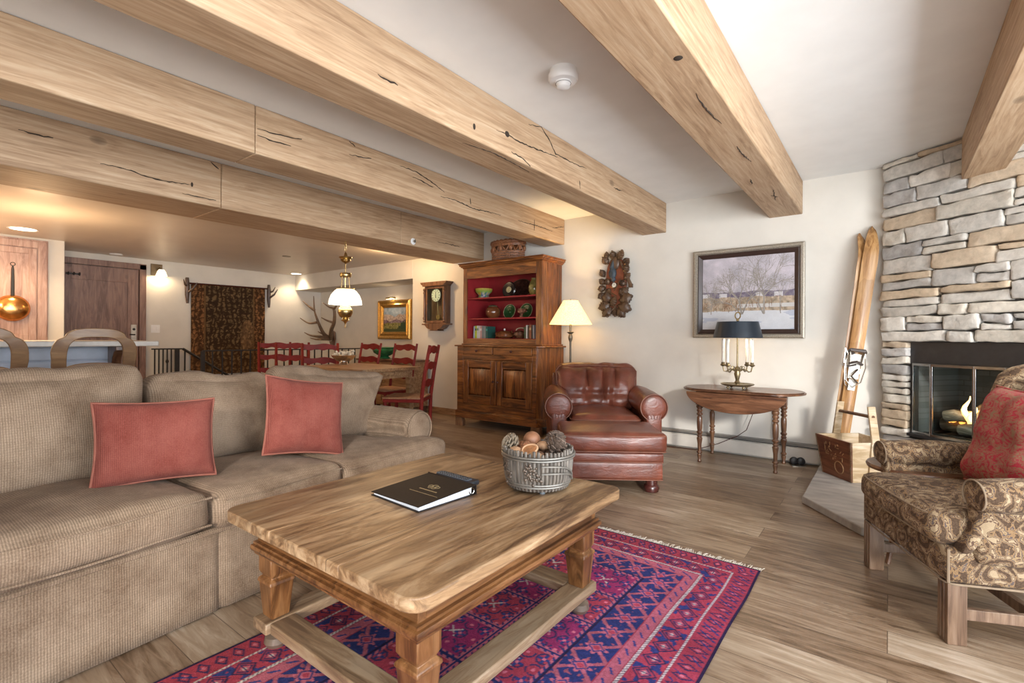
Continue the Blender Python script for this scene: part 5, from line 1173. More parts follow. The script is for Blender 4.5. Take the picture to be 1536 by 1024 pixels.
for x in (-0.09, 0.0, 0.09): rg.tube([(x, 0.128+0.0*cos(t), 0.016+0.012*sin(t)) if False else (x, 0.118+0.014*cos(t), 0.016+0.012*sin(t)) for t in np.linspace(0, 2*pi, 14)[:-1]], 0.0015, 5, closed=True)
rg.tube([(0.136, 0.118+0.013*cos(t), 0.017+0.012*sin(t)) for t in np.linspace(0, 2*pi, 14)[:-1]], 0.002, 5, closed=True); rg.build('rings', M['silver'], bi)
def zc_(x, y): return 0.015+0.006*(x+0.15)/0.29+0.016*(y+0.14)/0.28+0.0008
em = MB()   # crest, name lines
for dx, dy, r in ((-0.018, 0.03, 0.012), (0.0, 0.036, 0.014), (0.018, 0.03, 0.012), (-0.010, 0.018, 0.010), (0.010, 0.018, 0.010)):
    em.tube([(0.02+dx+r*cos(t), dy+r*0.8*sin(t), zc_(0.02+dx+r*cos(t), dy+r*0.8*sin(t))) for t in np.linspace(0, 2*pi, 12)[:-1]], 0.0012, 4, closed=True)
for k in range(12): x = -0.030+k*0.0085; em.box(x+0.01, x+0.0155, -0.012, -0.006, zc_(x, -0.01)-0.0005, zc_(x, -0.01)+0.0006)
for k in range(24): x = -0.055+k*0.0068; em.box(x+0.015, x+0.0185, -0.042, -0.0395, zc_(x, -0.04)-0.0005, zc_(x, -0.04)+0.0006)
em.build('gold_crest', plain('dull_gold_foil', (0.30, 0.23, 0.12), 0.4, metal=0.3), bi)
rc = thing('remote_control', 'black and blue-grey remote control lying behind the binder on the coffee table', 'remote control', (-1.455, 1.525, TS), radians(-3))
MB().prism(rrect(-0.115, 0.115, -0.027, 0.027, 0.018), 0, 0.018).build('remote_body', plain('remote_shell', (0.03, 0.035, 0.045), 0.35), rc, bevel=0.005)
MB().prism(rrect(-0.11, 0.085, -0.024, 0.010, 0.008), 0.018, 0.0195).build('face_plate', plain('blue_grey_face', (0.12, 0.16, 0.21), 0.4), rc)
b = MB()
for i in range(13):
    for j in range(3): b.lathe([(0.0035, 0), (0.003, 0.002), (0.0005, 0.0022)], 8, (-0.10+i*0.0145, -0.018+j*0.011, 0.0195))
b.build('buttons', M['black'], rc)
# planter basket
BX, BY = -1.135, 1.665
pb = thing('twig_planter', 'round grey twig planter with metal hoops full of pine cones, on the coffee table', 'planter', (BX, BY, TS))
twig = plain('weathered_twigs', (0.155, 0.13, 0.105), 0.6, var=0.6, nscale=45, bmp=0.6, stretch=(1, 1, 0.2))
b = MB(); rs = random.Random(2); nS = 52
for k in range(nS):
    t = 2*pi*k/nS; r0, r1 = 0.118, 0.137; zt = 0.158+rs.uniform(0, 0.014); z0 = 0.016
    b.tube([(r*cos(t), r*sin(t), z) for r, z in ((r0, z0), (r0+0.012, 0.06), (r1-0.002, 0.12), (r1, zt))], [0.0075, 0.0085, 0.0085, 0.006], 6)
b.build('twig_wall', twig, pb)
MB().lathe([(0.001, 0.016), (0.125, 0.018), (0.135, 0.14), (0.128, 0.14), (0.115, 0.03), (0.001, 0.03)], 40).build('liner', plain('dark_liner', (0.05, 0.035, 0.025), 0.9), pb)
hm = plain('grey_metal_hoop', (0.24, 0.22, 0.19), 0.4, metal=0.5, var=0.2)
for r, z in ((0.146, 0.136), (0.147, 0.146), (0.128, 0.030), (0.131, 0.040)):
    MB().tube([(r*cos(t), r*sin(t), z) for t in np.linspace(0, 2*pi, 60)[:-1]], 0.0042, 7, closed=True).build('hoop', hm, pb)
for (w_, zt, zb) in ((0.55, 0.118, 0.05), (0.55, 0.09, 0.05)):
    a0 = radians(-30); b = MB(); pts_ = []
    for i in range(15):
        u = i/14; t = a0-0.35+w_*2*u; z = zb+(zt-zb)*sqrt(max(0, 1-(u)**2.4)) if zt > 0.1 else zb+(zt-zb)*sqrt(max(0, 1-(u)**2.4)); rr = 0.131+0.010*(z-0.04)/0.1+0.011
        pts_.append((rr*cos(t), rr*sin(t), z))
    b.tube(pts_, 0.004, 6).build('handle', hm, pb)
for a_, z_, r_c in ((-68, 0.105, 0.017), (-60, 0.075, 0.020), (-120, 0.11, 0.016), (-114, 0.07, 0.016)):
    t = radians(a_); em_ = cone_mesh(0.030, r_c, int(abs(a_)), ) if False else MB()
    rs2 = random.Random(int(abs(a_)))
    for q_ in range(22):
        da, dz_ = rs2.gauss(0, 0.10), rs2.gauss(0, 0.011); em_.sphere((0.143*cos(t+da), 0.143*sin(t+da), z_+dz_), rs2.uniform(0.004, 0.007), 6, 4)
    em_.build('cone_ornament', plain('ornament_pewter', (0.16, 0.12, 0.09), 0.4, metal=0.5, var=0.5) if 'ornament_pewter' not in bpy.data.materials else bpy.data.materials['ornament_pewter'], pb)
for k in range(4): MB().lathe([(0.012, 0), (0.011, 0.022)], 10, (0.09*cos(pi/4+k*pi/2), 0.09*sin(pi/4+k*pi/2), 0)).build('foot', plain('grey_foot', (0.17, 0.19, 0.20), 0.5) if 'grey_foot' not in bpy.data.materials else bpy.data.materials['grey_foot'], pb)
def cone_mesh(L, R, seed, open_=1.0):
    m = MB(); m.tube([(0, 0, 0.0), (0, 0, L*0.5), (0, 0, L)], [R*0.25, R*0.25, R*0.08], 8); R *= 1.12; rs = random.Random(seed)
    n_ = 34
    for k in range(n_):
        t = (k+0.5)/n_; a = k*2.39996; r = R*(sin(pi*(0.18+0.80*t))**0.75); z = L*t*0.96; up = 0.25+0.9*t
        c, s = cos(a), sin(a); tx_, ty_ = -s, c; w = 0.36*R*(0.6+0.5*sin(pi*t))
        bs = m.addv([(c*r*0.25+tx_*w*0.5, s*r*0.25+ty_*w*0.5, z), (c*r*0.25-tx_*w*0.5, s*r*0.25-ty_*w*0.5, z),
                     (c*r-tx_*w, s*r-ty_*w, z+r*up*0.5), (c*r*1.08, s*r*1.08, z+r*up*0.55+0.001), (c*r+tx_*w, s*r+ty_*w, z+r*up*0.5),
                     (c*r*0.9-tx_*w*0.8, s*r*0.9-ty_*w*0.8, z+r*up*0.5+R*0.12), (c*r*0.9+tx_*w*0.8, s*r*0.9+ty_*w*0.8, z+r*up*0.5+R*0.12)])
        m.f += [(bs, bs+1, bs+2, bs+3, bs+4), (bs+2, bs+5, bs+6, bs+4, bs+3), (bs+1, bs, bs+6, bs+5), (bs, bs+4, bs+6), (bs+1, bs+5, bs+2)]
    return m
cm = plain('pine_cone_scales', (0.17, 0.12, 0.09), 0.7, var=0.5, nscale=60)
cml = plain('bleached_cone', (0.30, 0.24, 0.17), 0.7, var=0.35, nscale=60)
CZ = TS+0.135
for i, (px, py, pz, L, R, rx, ry, mt, lb) in enumerate((
        (-0.092, -0.035, 0.034, 0.045, 0.036, 50, -30, cml, 'pale open pine cone at the left rim of the twig planter'),
        (0.052, 0.045, 0.036, 0.060, 0.036, -25, 20, cm, 'dark pine cone on top at the right of the heap, farther back'),
        (0.070, -0.015, 0.028, 0.062, 0.036, 35, 35, cm, 'dark pine cone lying at the right front of the heap'),
        (0.100, 0.030, 0.024, 0.052, 0.030, 10, 60, cm, 'dark pine cone spilling over the right rim of the planter'),
        (0.010, 0.070, 0.030, 0.045, 0.028, -50, 0, cm, 'small dark pine cone at the back of the heap'))):
    e = thing('pine_cone', lb, 'pine cone', (BX+px, BY+py, CZ+pz-0.01), 0, 'pine cones in the planter'); e.rotation_euler = (radians(rx), radians(ry), i)
    cone_mesh(L, R, i).build('cone_scales', mt, e, angle=20)
nut = plain('polished_nut', (0.30, 0.135, 0.07), 0.45, var=0.25, nscale=30); nutl = plain('pale_pod', (0.50, 0.30, 0.17), 0.6, var=0.3, nscale=30)
for (px, py, pz, r, sc, mt, nm, lb) in ((-0.045, 0.02, 0.048, 0.036, (1, 1, 0.95), nut, 'seed_ball', 'large smooth brown ball on top of the potpourri heap'),
        (-0.028, -0.045, 0.030, 0.028, (1, 1, 0.9), plain('rough_pod', (0.24, 0.10, 0.045), 0.8, var=0.6, nscale=120, bmp=0.8), 'rough_ball', 'rough orange-brown ball just below the large smooth ball'),
        (-0.052, -0.085, 0.012, 0.030, (1.2, 0.9, 0.8), nutl, 'seed_pod', 'orange-tan pod at the front left rim of the planter'),
        (0.045, -0.085, 0.010, 0.024, (1.2, 1, 0.8), nutl, 'seed_pod', 'tan pod at the front right rim of the planter'),
        (-0.10, 0.035, 0.010, 0.030, (1, 1, 0.8), nut, 'seed_pod', 'brown pod behind the pale pine cone'),
        (0.01, 0.02, 0.030, 0.026, (1.2, 1, 0.7), nutl, 'seed_pod', 'tan pod in the middle of the heap behind the orange slice'),
        (-0.085, -0.07, 0.004, 0.024, (1, 1, 0.8), nut, 'seed_pod', 'dark brown pod below the pale pine cone')):
    m = MB(); m.sphere((0, 0, 0), r, 20, 12, sc)
    if nm == 'seed_pod': m.v = [(x*(1+0.12*sin(atan2(y, x)*5)), y*(1+0.12*sin(atan2(y, x)*5)), z) for x, y, z in m.v]
    o = m.build(nm, mt, angle=60); o.location = (BX+px, BY+py, CZ+pz); tag(o, lb, 'pod' if nm == 'seed_pod' else 'ball', 'potpourri in the planter')
os_ = thing('dried_orange_slice', 'curled dried orange slice at the front of the potpourri heap', 'orange slice', (BX+0.012, BY-0.075, CZ+0.03)); os_.rotation_euler = (radians(38), radians(-12), radians(25))
MB().lathe([(0.001, 0), (0.030, 0.0), (0.030, 0.005), (0.001, 0.005)], 26, sy=0.75).build('flesh', plain('orange_flesh', (0.34, 0.15, 0.06), 0.5, var=0.3, nscale=80), os_)
MB().tube([(0.031*cos(t), 0.031*0.75*sin(t), 0.003) for t in np.linspace(0, 2*pi, 26)[:-1]], 0.0045, 6, closed=True).build('rind', plain('orange_rind', (0.60, 0.36, 0.20), 0.6), os_)
po = MB(); rs = random.Random(6)
for k in range(70):
    a, r = rs.uniform(0, 2*pi), rs.uniform(0.0, 0.118); po.sphere((r*cos(a), r*sin(a), 0.004+rs.uniform(-0.006, 0.012)*(1-r/0.15)), rs.uniform(0.010, 0.02), 8, 5, (rs.uniform(0.7, 1.3), rs.uniform(0.7, 1.3), 0.7))
po = po.build('potpourri_chips', plain('mixed_chips', (0.22, 0.12, 0.07), 0.7, var=0.7, nscale=25)); po.location = (BX, BY, CZ-0.012); tag(po, 'bed of small brown potpourri chips filling the twig planter', 'potpourri'); po['kind'] = 'stuff'

# smoke detector
sd_ = thing('smoke_detector', 'round white smoke detector on the ceiling between two beams', 'smoke detector', (-1.374, 2.229, ZC))
MB().lathe([(0.070, 0), (0.070, -0.022), (0.066, -0.024), (0.078, -0.026), (0.078, -0.05), (0.070, -0.062), (0.045, -0.066), (0.042, -0.072), (0.001, -0.072)][::-1], 36).build('detector_body', M['wplastic'], sd_)
MB().lathe([(0.001, -0.098), (0.026, -0.098), (0.034, -0.092), (0.036, -0.078), (0.040, -0.0725)], 28).build('sensor_cap', M['wplastic'], sd_)
MB().lathe([(0.0415, -0.0735), (0.0405, -0.0725), (0.0395, -0.0735)], 28).build('sensor_slot', M['black'], sd_)
# ------------------------------------------------------------------ dining chairs and table
def dining_chair(name_label):
    e = thing('dining_chair', name_label, 'chair', (0, 0, 0), 0, 'red ladder-back dining chairs')
    CR = M['chairred']
    for s in (-1, 1):
        MB().tube([(s*0.205, 0.19, 0.0), (s*0.205, 0.195, 0.25), (s*0.205, 0.20, 0.45), (s*0.21, 0.235, 0.72), (s*0.215, 0.29, 1.02)], [0.020, 0.022, 0.023, 0.022, 0.018], 4).build('leg', CR, e, bevel=0.003)
        MB().tube([(s*0.20, -0.20, 0.0), (s*0.20, -0.20, 0.43)], [0.018, 0.022], 4).build('leg', CR, e, bevel=0.003)
        MB().box(s*0.20-0.01, s*0.20+0.01, -0.19, 0.19, 0.19, 0.215).build('stretcher', CR, e)
    MB().box(-0.19, 0.19, -0.21, -0.19, 0.24, 0.265).build('stretcher', CR, e)
    MB().box(-0.22, 0.22, -0.22, 0.21, 0.405, 0.44).build('seat_rail', CR, e, bevel=0.004)
    MB().prism(rrect(-0.225, 0.225, -0.235, 0.20, 0.03), 0.441, 0.458).build('seat', M['rush'], e, bevel=0.005)
    for zc in (0.60, 0.79, 0.965):
        yb = 0.20+0.09*((zc-0.45)/0.57)**1.2; m = MB(); n_ = 24
        def wv(t): return 0.010*cos(t*pi*2*1.5)+0.022*cos((t-0.5)*pi)
        rings = []
        for i in range(n_+1):
            t = i/n_; x = -0.195+0.39*t; up = 0.030+wv(t)*0.7; dn = -0.030+0.012*cos(t*pi*2*2.5)*0.8
            yc = yb+0.012*sin(pi*t); rings.append(m.addv([(x, yc-0.008, zc+dn), (x, yc-0.008, zc+up), (x, yc+0.008, zc+up), (x, yc+0.008, zc+dn)]))
        for a, b in zip(rings, rings[1:]):
            for k in range(4): l = (k+1) % 4; m.f.append((a+k, b+k, b+l, a+l))
        m.f.append(tuple(rings[0]+k for k in range(4))); m.f.append(tuple(rings[-1]+k for k in range(4))[::-1])
        m.build('back_slat', CR, e)
    return e
dc0 = dining_chair('nearest red ladder-back chair, at the end of the dining table behind the sofa arm')
dc0.location = (-4.24, 3.66, 0); dc0.rotation_euler = (0, 0, radians(-90+33))
for (x, y, rz, lb) in ((-5.78, 4.02, 0, 'left one of the two red chairs on the far side of the dining table'), (-5.05, 4.02, 0, 'red chair on the far side of the dining table, right beside the nearest chair'),
        (-5.60, 3.42, radians(60), 'red chair at the left end of the dining table, just right of the overlapping pair'), (-6.55, 3.58, radians(62), 'right chair of the overlapping red pair in front of the stair railing'),
        (-7.10, 3.62, radians(66), 'left chair of the overlapping red pair, nearest the tapestry')):
    dup(dc0, (x, y, 0), rz, lb)
dt2 = thing('dining_table', 'long wooden dining table with red chairs around it, behind the sofa', 'table', (-4.95, 3.55, 0))
tw = wood('dining_wood', (0.20, 0.10, 0.045), (0.34, 0.19, 0.09), (0.46, 0.29, 0.15), axis=0, stretch=10, rough=0.35)
MB().prism(rrect(-0.62, 0.60, -0.42, 0.42, 0.05), 0.725, 0.76).build('table_top', tw, dt2, bevel=0.005)
MB().box(-0.50, 0.52, -0.33, 0.33, 0.64, 0.7245).build('apron', tw, dt2)
for sx in (-0.48, 0.50):
    for sy in (-0.31, 0.31): MB().sqlathe([(0.025, 0), (0.035, 0.60), (0.038, 0.64)], (sx, sy, 0)).build('leg', tw, dt2, bevel=0.003)
sb = thing('silver_bowl', 'silver bowl filled with white blossoms on the dining table', 'bowl', (-5.38, 3.60, 0.7605))
MB().lathe([(0.06, 0), (0.05, 0.012), (0.03, 0.03), (0.09, 0.05), (0.135, 0.09), (0.15, 0.115), (0.145, 0.117), (0.12, 0.09), (0.001, 0.06)], 36).build('bowl_body', M['silver'], sb)
b = MB(); rs = random.Random(9)
for k in range(46): a, r = rs.uniform(0, 2*pi), rs.uniform(0, 0.12); b.sphere((r*cos(a), r*sin(a), 0.115+rs.uniform(0, 0.05)), rs.uniform(0.01, 0.022), 7, 5)
b.build('white_blossoms', plain('blossom', (0.62, 0.58, 0.5), 0.8, var=0.4, nscale=60), sb, kind='stuff')
# sideboard and green bowl
sd2 = thing('sideboard', 'low wooden sideboard against the niche, under the green bowl and gold picture', 'sideboard', (-6.02, 4.86, 0))
MB().box(-0.55, 0.62, -0.20, 0.17, 0.10, 0.745).build('body', tw, sd2, bevel=0.004)
MB().box(-0.58, 0.65, -0.23, 0.18, 0.746, 0.775).build('top', M['walnut'], sd2, bevel=0.005)
for x0 in (-0.53, 0.045): d = MB().box(x0, x0+0.555, -0.215, -0.2005, 0.16, 0.72).build('door', tw, sd2, bevel=0.005); MB().sphere((x0+0.5 if x0 < 0 else x0+0.05, -0.225, 0.45), 0.012).build('knob', M['brass'], d)
for sx in (-0.5, 0.57):
    for sy in (-0.16, 0.13): MB().cbox(sx, sy, 0.05, 0.06, 0.06, 0.10).build('foot', M['walnutz'], sd2)
gbw = thing('green_bowl', 'glossy green ceramic footed bowl on the sideboard in front of the niche', 'bowl', (-6.18, 4.85, 0.7755))
MB().lathe([(0.09, 0), (0.085, 0.015), (0.06, 0.035), (0.10, 0.05), (0.165, 0.09), (0.185, 0.13), (0.178, 0.155), (0.195, 0.165), (0.19, 0.172), (0.165, 0.15), (0.14, 0.08), (0.001, 0.06)], 40).build('bowl_body', ceramic('emerald_glaze', (0.02, 0.14, 0.05), 0.5, 14, 0.1), gbw)
# ------------------------------------------------------------------ chandelier (oil-lamp style)
ch = thing('hanging_oil_lamp', 'brass hanging lamp with white glass dome shade over the dining table', 'hanging lamp', (-4.73, 3.18, 0))
b = MB()
for k in range(5):
    z = 2.27-0.05*k
    if z > 2.05: b.tube([((0.010*cos(t) if k % 2 else 0), (0 if k % 2 else 0.010*cos(t)), z+0.030*sin(t)) for t in np.linspace(0, 2*pi, 16)[:-1]], 0.003, 5, closed=True)
b.lathe([(0.05, 2.275), (0.05, 2.289)], 20); b.build('chain', M['brass'], ch)
MB().lathe([(0.003, 2.03), (0.012, 2.02), (0.02, 1.985), (0.068, 1.975), (0.07, 1.965), (0.05, 1.955), (0.055, 1.94), (0.035, 1.92), (0.012, 1.91), (0.006, 1.90)], 28).lathe([(0.006, 1.90), (0.006, 1.80), (0.058, 1.80), (0.062, 1.79), (0.06, 1.762), (0.055, 1.755), (0.001, 1.755)], 28).build('canopy', M['brass'], ch)
for t in (0.5, 2.6, 4.7):
    MB().tube([(0.04*cos(t), 0.04*sin(t), 1.76), (0.052*cos(t), 0.052*sin(t), 1.62), (0.06*cos(t), 0.06*sin(t), 1.40), (0.035*cos(t), 0.035*sin(t), 1.30)], 0.004, 6).build('hanger', M['brass'], ch)
MB().lathe([(0.09, 1.620), (0.10, 1.625), (0.095, 1.633), (0.085, 1.630)], 36).build('shade_ring', M['brass'], ch)
MB().lathe([(0.176, 1.458), (0.172, 1.50), (0.15, 1.56), (0.115, 1.605), (0.09, 1.622), (0.088, 1.62), (0.113, 1.602), (0.148, 1.557), (0.169, 1.50), (0.173, 1.458)], 44).build('glass_shade', emis('milk_glass_lit', (1.0, 0.88, 0.68), 1.7), ch, angle=70)
MB().lathe([(0.04, 1.44), (0.055, 1.43), (0.078, 1.40), (0.080, 1.37), (0.06, 1.325), (0.03, 1.305), (0.035, 1.295), (0.05, 1.285), (0.02, 1.27), (0.008, 1.25), (0.001, 1.24)], 32).build('oil_font', M['brass'], ch)
MB().tube([(0.012*cos(t), 0, 1.225+0.022*sin(t)) for t in np.linspace(0, 2*pi, 16)[:-1]], 0.003, 5, closed=True).build('bottom_ring', M['brass'], ch)
MB().lathe([(0.02, 1.44), (0.03, 1.47), (0.028, 1.52), (0.015, 1.58), (0.015, 1.60)], 16).build('chimney', emis('lit_chimney', (1, 0.85, 0.6), 2.0), ch)
lamp('hanging_lamp_bulb', (0, 0, 1.50), 110, (1, 0.62, 0.28), 0.05, ch)

# ------------------------------------------------------------------ niche: gold picture, wall clock, antlers
def mountains(X, Y):
    w, h = X.max(), Y.max(); v = Y/h; n = fbm(X, Y, 22, 18, 4); n2 = fbm(X, Y, 25, 45, 3)
    C = np.zeros(X.shape+(3,)); C[:] = np.array([0.42, 0.50, 0.58]); C += (n[..., None]-0.5)*0.5*np.array([1, 0.9, 0.8])
    rd = 0.66+0.22*(fbm(X, Y*0, 4, 7, 4)-0.45); mt = v < rd; C[mt] = (np.array([0.55, 0.43, 0.36])+(n2[..., None]-0.5)*np.array([0.7, 0.6, 0.55]))[mt]
    r2 = 0.48+0.2*(fbm(X, Y*0, 8, 6, 3)-0.5); m2 = v < r2; C[m2] = (np.array([0.26, 0.18, 0.22])+(n2[..., None]-0.5)*0.4)[m2]
    m3 = v < 0.36+0.08*(fbm(X, Y*0, 9, 9, 3)-0.5); C[m3] = (np.array([0.26, 0.24, 0.08])+(n2[..., None]-0.5)*np.array([0.5, 0.45, 0.2]))[m3]
    tr = (v < 0.25+0.5*np.clip(X/w-0.62, 0, 1)+0.3*(vnoise(X, Y*0, 3, 60)-0.3)) & (X > w*0.66); C[tr] = (0.05, 0.08, 0.04)
    m4 = v < 0.10+0.05*n; C[m4] = (0.07, 0.09, 0.04)
    return np.clip(C, 0, 1)
gp = picture('gold_framed_landscape', 'small mountain landscape in a wide gilt frame inside the niche', 'painting', (-6.84, 5.598, 1.41), 0.86, 0.68,
        [(0, 0), (0, -0.04), (0.02, -0.06), (0.06, -0.045), (0.085, -0.055), (0.11, -0.035), (0.125, -0.03), (0.13, -0.012)], M['gold'], mountains, 0.605, 0.425, -0.014)
MB().tube([(-0.02, -0.03, 0.33), (-0.02, -0.06, 0.37), (-0.02, -0.10, 0.375)], 0.006, 6).tube([(-0.13, -0.10, 0.37), (0.10, -0.10, 0.37)], 0.016, 10).build('picture_light', M['brass'], gp)
MB().box(-0.12, 0.09, -0.112, -0.090, 0.352, 0.3545).build('light_tube', emis('picture_light_glow', (1, 0.8, 0.5), 6), gp)
lamp('picture_bulb', (-0.015, -0.12, 0.34), 1.6, (1, 0.78, 0.5), 0.03, gp)
wcx = -5.185
wk_ = thing('pendulum_wall_clock', 'dark wooden pendulum wall clock with white dial, left of the hutch', 'clock', (wcx, YW, 1.57))
WZ = M['walnutz']
MB().box(-0.21, 0.21, -0.02, -0.001, -0.27, 0.28).box(-0.21, -0.185, -0.11, -0.02, -0.26, 0.27).box(0.185, 0.21, -0.11, -0.02, -0.26, 0.27).build('case', WZ, wk_, bevel=0.003)
MB().box(-0.185, 0.185, -0.115, -0.10, 0.235, 0.27).box(-0.185, 0.185, -0.115, -0.10, -0.26, -0.225).box(-0.185, -0.155, -0.115, -0.10, -0.225, 0.235).box(0.155, 0.185, -0.115, -0.10, -0.225, 0.235).build('door_frame', WZ, wk_, bevel=0.003)
MB().box(-0.155, 0.155, -0.108, -0.105, -0.225, 0.235).build('door_glass', M['glass'], wk_)
for s in (-1, 1):
    MB().lathe([(0.012, -0.25), (0.02, -0.235), (0.012, -0.22), (0.022, -0.19), (0.012, -0.16), (0.015, -0.14), (0.013, 0.16), (0.02, 0.18), (0.012, 0.20), (0.022, 0.225), (0.012, 0.245)], 14, (s*0.20, -0.125, 0)).build('column', WZ, wk_)
MB().prism([(-0.27, 0.33), (-0.25, 0.30), (-0.22, 0.285), (-0.22, 0.27), (0.22, 0.27), (0.22, 0.285), (0.25, 0.30), (0.27, 0.33)], -0.15, -0.001, 'y').build('cornice', WZ, wk_, bevel=0.003)
MB().prism([(-0.25, -0.265), (0.25, -0.265), (0.25, -0.285), (0.19, -0.29), (0.14, -0.335), (0.07, -0.355), (0.09, -0.37), (-0.09, -0.37), (-0.07, -0.355), (-0.14, -0.335), (-0.19, -0.29), (-0.25, -0.285)], -0.13, -0.001, 'y').build('base_bracket', WZ, wk_, bevel=0.003)
dl = MB().lathe([(0.001, 0.0), (0.088, 0.0), (0.092, 0.006), (0.088, 0.01)], 36, (0, -0.09, 0.14), ax='y').build('dial', plain('dial_white', (0.74, 0.70, 0.60), 0.4, bmp=0), wk_)
nb = MB()
for k in range(12):
    t = 2*pi*k/12; nb.tube([(0.062*sin(t), -0.0925, 0.14+0.062*cos(t)), (0.080*sin(t), -0.0925, 0.14+0.080*cos(t))], 0.004, 4)
nb.tube([(0, -0.094, 0.14), (0.004, -0.094, 0.195)], 0.004, 4).tube([(0, -0.094, 0.14), (0.006, -0.094, 0.10)], 0.005, 4)
nb.build('numerals_and_hands', M['black'], dl)
MB().tube([(0, -0.06, 0.07), (0.02, -0.06, -0.16)], 0.003, 5).lathe([(0.001, 0), (0.036, 0.0), (0.036, 0.008), (0.001, 0.008)], 24, (0.022, -0.066, -0.175), ax='y').build('pendulum', M['brass'], wk_)
an = thing('antler_mount', 'pair of elk antlers mounted on the wall in the niche behind the dining chairs', 'antlers', (0, 0, 0))
horn = plain('antler_horn', (0.20, 0.125, 0.075), 0.45, var=0.35, nscale=14, stretch=(1, 1, 0.5))
AO = Vector((-8.72, 5.59, 1.06)); an.location = AO
def antl(lst):
    m = MB()
    for pts, r0, r1 in lst:
        P_ = [Vector(p)-AO for p in pts]; Q = []
        for i in range(len(P_)-1):
            a, b_, c, d_ = P_[max(i-1, 0)], P_[i], P_[i+1], P_[min(i+2, len(P_)-1)]
            for k in range(5):
                t = k/5; Q.append(0.5*((2*b_)+(c-a)*t+(2*a-5*b_+4*c-d_)*t*t+(3*b_-a-3*c+d_)*t**3))
        Q.append(P_[-1]); n_ = len(Q); m.tube(Q, [1.25*(r0+(r1-r0)*(i/(n_-1))**1.1) for i in range(n_)], 10)
    return m
antl([([(-8.72, 5.53, 1.08), (-8.628, 5.35, 1.14), (-8.517, 5.2, 1.266), (-8.468, 5.1, 1.422), (-8.567, 5.1, 1.598), (-8.599, 5.1, 1.869)], 0.034, 0.006), ([(-8.568, 5.1, 1.60), (-8.687, 5.05, 1.679), (-8.808, 5.0, 1.776)], 0.022, 0.005), ([(-8.49, 5.1, 1.371), (-8.683, 5.05, 1.36), (-8.894, 5.0, 1.458)], 0.020, 0.005),
      ([(-8.68, 5.48, 1.108), (-8.605, 5.3, 1.156), (-8.614, 5.2, 1.203)], 0.02, 0.005), ([(-8.722, 5.5, 1.091), (-8.419, 5.1, 1.106), (-8.622, 5.05, 1.131), (-8.742, 5.0, 1.184)], 0.026, 0.005)]).build('left_antler', horn, an)
antl([([(-8.71, 5.53, 1.07), (-8.401, 5.35, 1.236), (-8.075, 5.2, 1.387), (-8.01, 5.15, 1.599), (-8.093, 5.1, 1.646), (-8.286, 5.1, 1.73)], 0.036, 0.006), ([(-8.021, 5.15, 1.606), (-7.931, 5.15, 1.663)], 0.024, 0.008), ([(-8.107, 5.2, 1.366), (-8.145, 5.1, 1.4), (-8.257, 5.05, 1.456)], 0.020, 0.005),
      ([(-8.72, 5.5, 1.06), (-8.363, 5.1, 1.059), (-8.449, 5.05, 1.059), (-8.536, 5.0, 1.08)], 0.024, 0.005)]).build('right_antler', horn, an)
MB().prism([(-0.09, 0.14), (0.0, 0.18), (0.09, 0.14), (0.10, 0.0), (0.05, -0.15), (0, -0.19), (-0.05, -0.15), (-0.10, 0.0)], -0.03, -0.001, 'y').build('mount_shield', M['walnutz'], an, bevel=0.006)
MB().sphere((0, -0.055, 0.02), 0.06, sc=(0.9, 0.7, 1.1)).build('skull_cap', plain('skull_bone', (0.5, 0.45, 0.36), 0.5), an)

# ------------------------------------------------------------------ tapestry on left wall
def tapcol(X, Y):
    w, h = X.max(), Y.max(); wx = X+0.06*fbm(X, Y, 41, 5); wy = Y+0.06*fbm(X, Y, 42, 5)
    n = fbm(wx, wy, 31, 9, 4); n2 = fbm(wx, wy, 34, 30, 3); lf = np.abs(np.sin(wx*38+6*n)*np.cos(wy*34+5*n2))
    C = np.zeros(X.shape+(3,)); C[:] = np.array([0.045, 0.026, 0.015])
    C += np.clip((lf-0.35)*1.4, 0, 1)[..., None]*np.array([0.20, 0.13, 0.06])*(0.4+n[..., None])
    bd = (np.minimum(X, w-X) < 0.20); C[bd] = (np.array([0.06, 0.03, 0.015])+np.clip((lf-0.2), 0, 1)[..., None]*np.array([0.30, 0.14, 0.055])*(0.5+n2[..., None]))[bd]
    low = np.clip(0.45-Y/h, 0, 1)[..., None]; C += low*np.array([0.18, 0.09, 0.03])*n2[..., None]
    fg = (np.hypot((X-w*0.74)/0.12, (Y-h*0.42)/0.30) < 1); C[fg] += (np.array([0.20, 0.11, 0.05])*n2[..., None])[fg]
    ln = (abs(np.minimum(X, w-X)-0.205) < 0.012); C[ln] = (0.16, 0.09, 0.04)
    return np.clip(C, 0, 1)
tpw = thing('tapestry', 'dark brown figured tapestry hanging on the far left wall behind the stair railing', 'tapestry', (-9.18, 3.245, 0.45))
m = colour_sheet(1.215, 1.52, 0.0065, tapcol, lambda x, y: (0.035+0.012*sin(x*9+0.6)*(1-0.5*y/1.52)+0.006*mn.noise(Vector((x*4, y*3, 0))), x, y+0.012*(x/1.215)))
s_ = m.build('woven_cloth', M['tapv'], tpw).modifiers.new('thick', 'SOLIDIFY'); s_.thickness = 0.006
MB().tube([(0.04, -0.07, 1.52), (0.04, 1.285, 1.535)], 0.014, 8).build('hanging_rod', M['bunfoot'], tpw)
